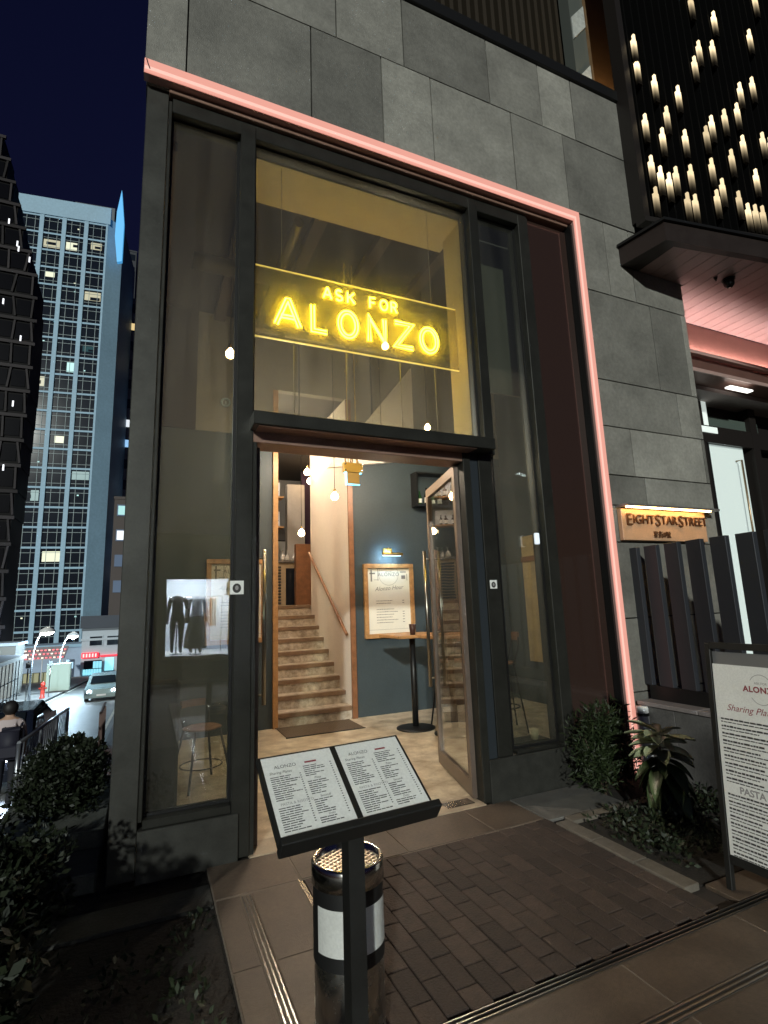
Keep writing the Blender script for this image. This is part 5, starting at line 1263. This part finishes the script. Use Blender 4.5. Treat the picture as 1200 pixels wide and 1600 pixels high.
for rrow in range(3):
    for k in range(11): lbox('lamp', x0+.2+k*(x1-x0-.4)/10-.10, x0+.2+k*(x1-x0-.4)/10+.12, -.30+rrow*.9, -.22+rrow*.9, 2.52+rrow*.36, 2.66+rrow*.36, (RL, RL, WL)[(k+rrow) % 3], mk)

# street lamps
def street_lamp(px_b, py_head, px_head, X, Y, label, power):
    zg = sz(Y)+.12; hd = wy(px_head, py_head, Y); t = thing('street_lamp', label, 'street lamp', (X, Y, zg), group='curved street lamps on the far pavement')
    h = hd.z-zg; ox = hd.x-X
    bm = bmesh.new(); pts = [(0, 0, 0), (0, 0, h*.55)]+[(ox*(1-math.cos(R(a))), 0, h*.55+(h*.45+.15)*math.sin(R(a))) for a in range(15, 91, 15)]
    add_tube(bm, pts, [.075]+[.05]*(len(pts)-1), 8); obj('post', mesh_from(bm, 'post', [mat('lamp_post_grey', (.45, .48, .52), .5, .3)]), t)
    bm = bmesh.new(); add_lathe(bm, [(.12, .30), (.38, .14), (.44, .0)], 14, cap=False); obj('shade', mesh_from(bm, 'shade', [WHITEP]), t, (ox, 0, h-.03))
    bm = bmesh.new(); add_lathe(bm, [(.001, -.20), (.26, -.13), (.38, .02)], 14, cap=False); obj('lens', mesh_from(bm, 'lens', [mat('street_lamp_lens', (1, 1, .95), .4, emit=(1.0, .97, .88), es=10)], True), t, (ox, 0, h-.03))
    d = bpy.data.lights.new('lamp_light', 'POINT'); d.energy = power; d.color = (.58, .82, 1.0); d.shadow_soft_size = .25
    o = bpy.data.objects.new('light', d); COL.objects.link(o); o.parent = t; o.location = (ox, 0, h-.35)
street_lamp(45, 987, 74, -6.05, 34, 'nearer curved street lamp with a bright white head', 2500)
street_lamp(85, 993, 115, -5.75, 43, 'farther curved street lamp, right of the nearer one', 2500)
# shelter at the left edge
sh_ = thing('bus_shelter', 'dark roofed shelter with a barred side at the left edge of the pavement', 'shelter', (-7.6, 27.5, sz(27.5)+.12))
bm = bmesh.new(); add_prism(bm, [(-2.4, 2.55), (1.45, 2.35), (1.45, 2.20), (-2.4, 2.35)], 'y', -2.6, 5.0); obj('roof', mesh_from(bm, 'roof', [mat('shelter_roof', (.10, .10, .11), .6)]), sh_)
lbox('roof_trim', 1.451, 1.53, -2.6, 5.0, 2.18, 2.36, mat('trim_pale', (.6, .58, .52), .5), sh_)
for k in range(10): lbox('bar', 1.25, 1.29, -2.4+k*.78, -2.36+k*.78, 0, 2.2, mat('bar_grey', (.05, .055, .065), .5, .4), sh_)
for z in (.3, 1.1): lbox('rail', 1.225, 1.249, -2.4, 4.7, z, z+.05, MATS['bar_grey'], sh_)
kk = thing('kiosk', 'small white street kiosk behind the shelter', 'kiosk', (-9.6, 40, sz(40)+.12))
lbox('body', -1.6, 1.6, 0, 3, 0, 3.4, mat('kiosk_white', (.22, .21, .19), .7), kk); lbox('roof', -1.75, 1.75, -.15, 3.15, 3.401, 3.6, SWH, kk)
# hydrant, planter box sign on the kerb
hy = thing('fire_hydrant', 'small red fire hydrant on the kerb by the street lamps', 'hydrant', (-5.75, 36.5, sz(36.5)+.12))
bm = bmesh.new(); add_lathe(bm, [(.16, 0), (.16, .08), (.12, .1), (.12, .75), (.15, .78), (.13, .9), (.04, 1.0)], 14); obj('barrel', mesh_from(bm, 'barrel', [mat('hydrant_red', (.55, .05, .03), .45)]), hy)
bm = bmesh.new(); add_tube(bm, [(-.22, 0, .6), (.22, 0, .6)], .06, 8); obj('outlet', mesh_from(bm, 'outlet', [MATS['hydrant_red']]), hy)
cb = thing('control_cabinet', 'pale green control cabinet on the kerb right of the hydrant', 'cabinet', (-5.7, 42.5, sz(42.5)+.12))
lbox('body', -.75, .75, 0, .6, .1, 2.0, mat('cabinet_green', (.42, .50, .42), .6), cb); lbox('plinth', -.7, .7, .03, .57, 0, .099, CONC, cb); lbox('door', -.7, -.02, -.02, -.001, .15, 1.9, MATS['cabinet_green'], cb); lbox('door', .02, .7, -.02, -.001, .15, 1.9, MATS['cabinet_green'], cb)
for k, yy in enumerate((30, 37.5, 46)):
    sp_ = thing('sign_post', ['slim steel sign post on the kerb nearest the shelter', 'slim steel sign post beside the hydrant', 'slim steel sign post beyond the hydrant'][k], 'sign post', (-5.55, yy, sz(yy)+.12), group='slim posts along the kerb')
    bm = bmesh.new(); add_tube(bm, [(0, 0, 0), (0, 0, 2.3)], .035, 6); obj('post', mesh_from(bm, 'post', [STEEL]), sp_); lbox('plate', -.10, .10, -.05, -.036, 1.95, 2.25, mat('plate_grey', (.2, .22, .24), .6), sp_)
# guard rail by the steps
gr_ = thing('guard_rail', 'steel guard rail with slanted bars running along the street beyond the hedge', 'railing', (-1.80, 7.0, sz(7.0)))
GRM = mat('rail_steel', (.30, .32, .35), .3, .8)
y0, y1 = 7.0, 13.2
bm = bmesh.new()
def rz_(y, h): return sz(y)+h-sz(7.0)
for h in (1.15, .18): 
    bm = bmesh.new(); add_tube(bm, [(0, 0, rz_(y0, h)), (0, y1-y0, rz_(y1, h))], .032, 8); obj('rail', mesh_from(bm, 'rail', [GRM]), gr_)
for k in range(4):
    y = y0+(y1-y0)*k/3; bm = bmesh.new(); add_tube(bm, [(0, y-y0, rz_(y, 0)), (0, y-y0, rz_(y, 1.15))], .035, 8); obj('post', mesh_from(bm, 'post', [GRM]), gr_)
for k in range(22):
    y = y0+.15+(y1-y0-.5)*k/21; bm = bmesh.new(); add_tube(bm, [(0, y-y0, rz_(y, .18)), (0, y-y0+.30, rz_(y+.3, 1.15))], .014, 6); obj('bar', mesh_from(bm, 'bar', [GRM]), gr_)

# cars
def car(name, label, loc, rz, paint, lamp):
    t = thing(name, label, 'car', loc, rz)                          # faces -Y locally
    PM = mat('paint_'+name+str(int(loc[1])), paint, .22, .2, coat=.6)
    prof = [(-2.15, .32), (-2.2, .55), (-2.12, .78), (-1.25, .95), (-.55, 1.40), (.75, 1.44), (1.55, 1.05), (2.15, .98), (2.2, .5), (2.1, .30)]
    bm = bmesh.new(); n_ = len(prof)
    cols_ = []
    for x, ins in ((-.86, 0.10), (-.80, 0.0), (.80, 0.0), (.86, .10)):
        cols_.append([bm.verts.new((x*(1-.16*max(0, (z-.9))/.5), y*(1-.02*ins), z*(1-.06*ins))) for y, z in prof])
    for a_, b_ in zip(cols_[:-1], cols_[1:]):
        for i in range(n_): bm.faces.new((a_[i], a_[(i+1) % n_], b_[(i+1) % n_], b_[i]))
    bm.faces.new(cols_[0]); bm.faces.new(cols_[-1][::-1]); bmesh.ops.recalc_face_normals(bm, faces=bm.faces[:])
    obj('body', mesh_from(bm, 'body', [PM], False), t)
    CG = mat('car_glass', (.012, .016, .02), .06)
    for nm_, pts in (('windscreen', [(-.66, -1.20, .985), (.66, -1.20, .985), (.60, -.62, 1.37), (-.60, -.62, 1.37)]), ('rear_window', [(-.66, 1.50, 1.09), (.66, 1.50, 1.09), (.60, .86, 1.41), (-.60, .86, 1.41)])):
        bm = bmesh.new(); bm.faces.new([bm.verts.new((x, y-(.02 if y < 0 else -.02), z+.012)) for x, y, z in pts]); obj(nm_, mesh_from(bm, nm_, [CG]), t)
    for s in (-1, 1):
        bm = bmesh.new(); bm.faces.new([bm.verts.new(p) for p in ((s*.852, -1.0, 1.0), (s*.852, 1.2, 1.0), (s*.80, .70, 1.36), (s*.80, -.5, 1.34))]); obj('side_window', mesh_from(bm, 'side_window', [CG]), t)
        bm = bmesh.new(); add_lathe(bm, [(.001, -.02), (.11, .0), (.10, .03)], 14, cap=False); obj('headlight', mesh_from(bm, 'headlight', [mat('headlight_glow', (1, 1, 1), .3, emit=(.80, .90, 1.0), es=lamp)]), t, (s*.62, -2.16, .66), (R(90), 0, 0))
        for y in (-1.35, 1.35):
            bm = bmesh.new(); add_lathe(bm, [(.30, -.1), (.32, -.06), (.32, .06), (.30, .1)], 18)
            w_ = obj('wheel', mesh_from(bm, 'wheel', [BLACKP]), t, (s*.78, y, .32), (0, R(90), 0))
            bm = bmesh.new(); add_lathe(bm, [(.18, -.105), (.18, .105)], 14); obj('rim', mesh_from(bm, 'rim', [STEEL]), w_)
    lbox('number_plate', -.24, .24, -2.225, -2.205, .42, .52, WHITEP, t)
    return t
car('parked_car', 'dark car with bright headlights behind the guard rail', (-2.95, 11.4, sz(11.4)+.005), 0, (.012, .016, .03), 30)
d = bpy.data.lights.new('headlight_beam', 'SPOT'); d.energy = 120; d.color = (.6, .75, 1.0); d.spot_size = R(80); d.spot_blend = .6; o = bpy.data.objects.new('headlight_beam', d); COL.objects.link(o); o.location = (-2.4, 9.0, sz(9)+.7); o.rotation_euler = (R(72), 0, R(180))
car('approaching_car', 'pale car with headlights on far down the road beside the building edge', (-2.15, 33.5, sz(33.5)+.005), 0, (.35, .45, .45), 40)
# person
pr_y = 7.8; pr = thing('person', 'person seen from behind in a pale shirt with a dark backpack, walking down the street', 'person', (-2.10, pr_y, sz(pr_y)), R(180))
WALK = dict(lk=(-.10,), lf=(-.06, .0), rk=(.02,), rf=(.20, .03), le=(.06,), lh=(.02,), re=(-.02,), rh=(-.10,))
me = body_mesh(1.72, WALK, True)
for m_ in (mat('pale_shirt', (.50, .42, .42), .8), mat('dark_trousers', (.012, .013, .02), .8), mat('skin', (.42, .26, .18), .6), BLACKP): me.materials.append(m_)
for p in me.polygons:
    c = p.center
    p.material_index = 1 if c.z < .96 and abs(c.x) < .20 else 0
    if c.z > 1.47: p.material_index = 2
    if abs(c.x) > .205 and c.z < 1.16: p.material_index = 2
    if c.z < .09: p.material_index = 3
obj('body', me, pr)
bm = bmesh.new(); bmesh.ops.create_icosphere(bm, subdivisions=3, radius=.118)
for v in list(bm.verts):
    v.co.z *= 1.1
dl = [v for v in bm.verts if v.co.y < -.055 and v.co.z < .06]; bmesh.ops.delete(bm, geom=dl, context='VERTS')
obj('hair', mesh_from(bm, 'hair', [mat('black_hair', (.010, .009, .009), .6)], True), pr, (0, .0, 1.655))
bp2 = thing('backpack', 'dark bulky backpack on the back of the walking person', 'backpack', (-2.02, pr_y-.24, sz(pr_y)+.85))
bm = bmesh.new(); add_box(bm, -.19, .19, -.11, .10, 0, .52); bmesh.ops.bevel(bm, geom=bm.edges[:], offset=.06, segments=3, affect='EDGES'); obj('bag', mesh_from(bm, 'bag', [mat('bag_navy', (.012, .012, .025), .7)], True), bp2)
lbox('pocket', -.13, .13, -.16, -.111, .05, .24, MATS['bag_navy'], bp2, .02)
for s in (-1, 1):
    bm = bmesh.new(); add_tube(bm, [(s*.11, .09, .48), (s*.12, .20, .56), (s*.13, .30, .48)], .018, 6); obj('strap', mesh_from(bm, 'strap', [MATS['bag_navy']]), bp2)
# small barrier by the building edge
br_ = thing('street_barrier', 'dark barrier posts at the pavement edge beside the building', 'barrier', (-.95, 12.0, sz(12)+.12))
for k in range(5):
    lbox('post', -.03, .03, k*.42-.03, k*.42+.03, -k*.42*G1, .95-k*.42*G1, mat('barrier_brown', (.10, .06, .05), .6), br_)
lbox('rail', -.025, .025, -.03, 1.72, .90, .951, MATS['barrier_brown'], br_)
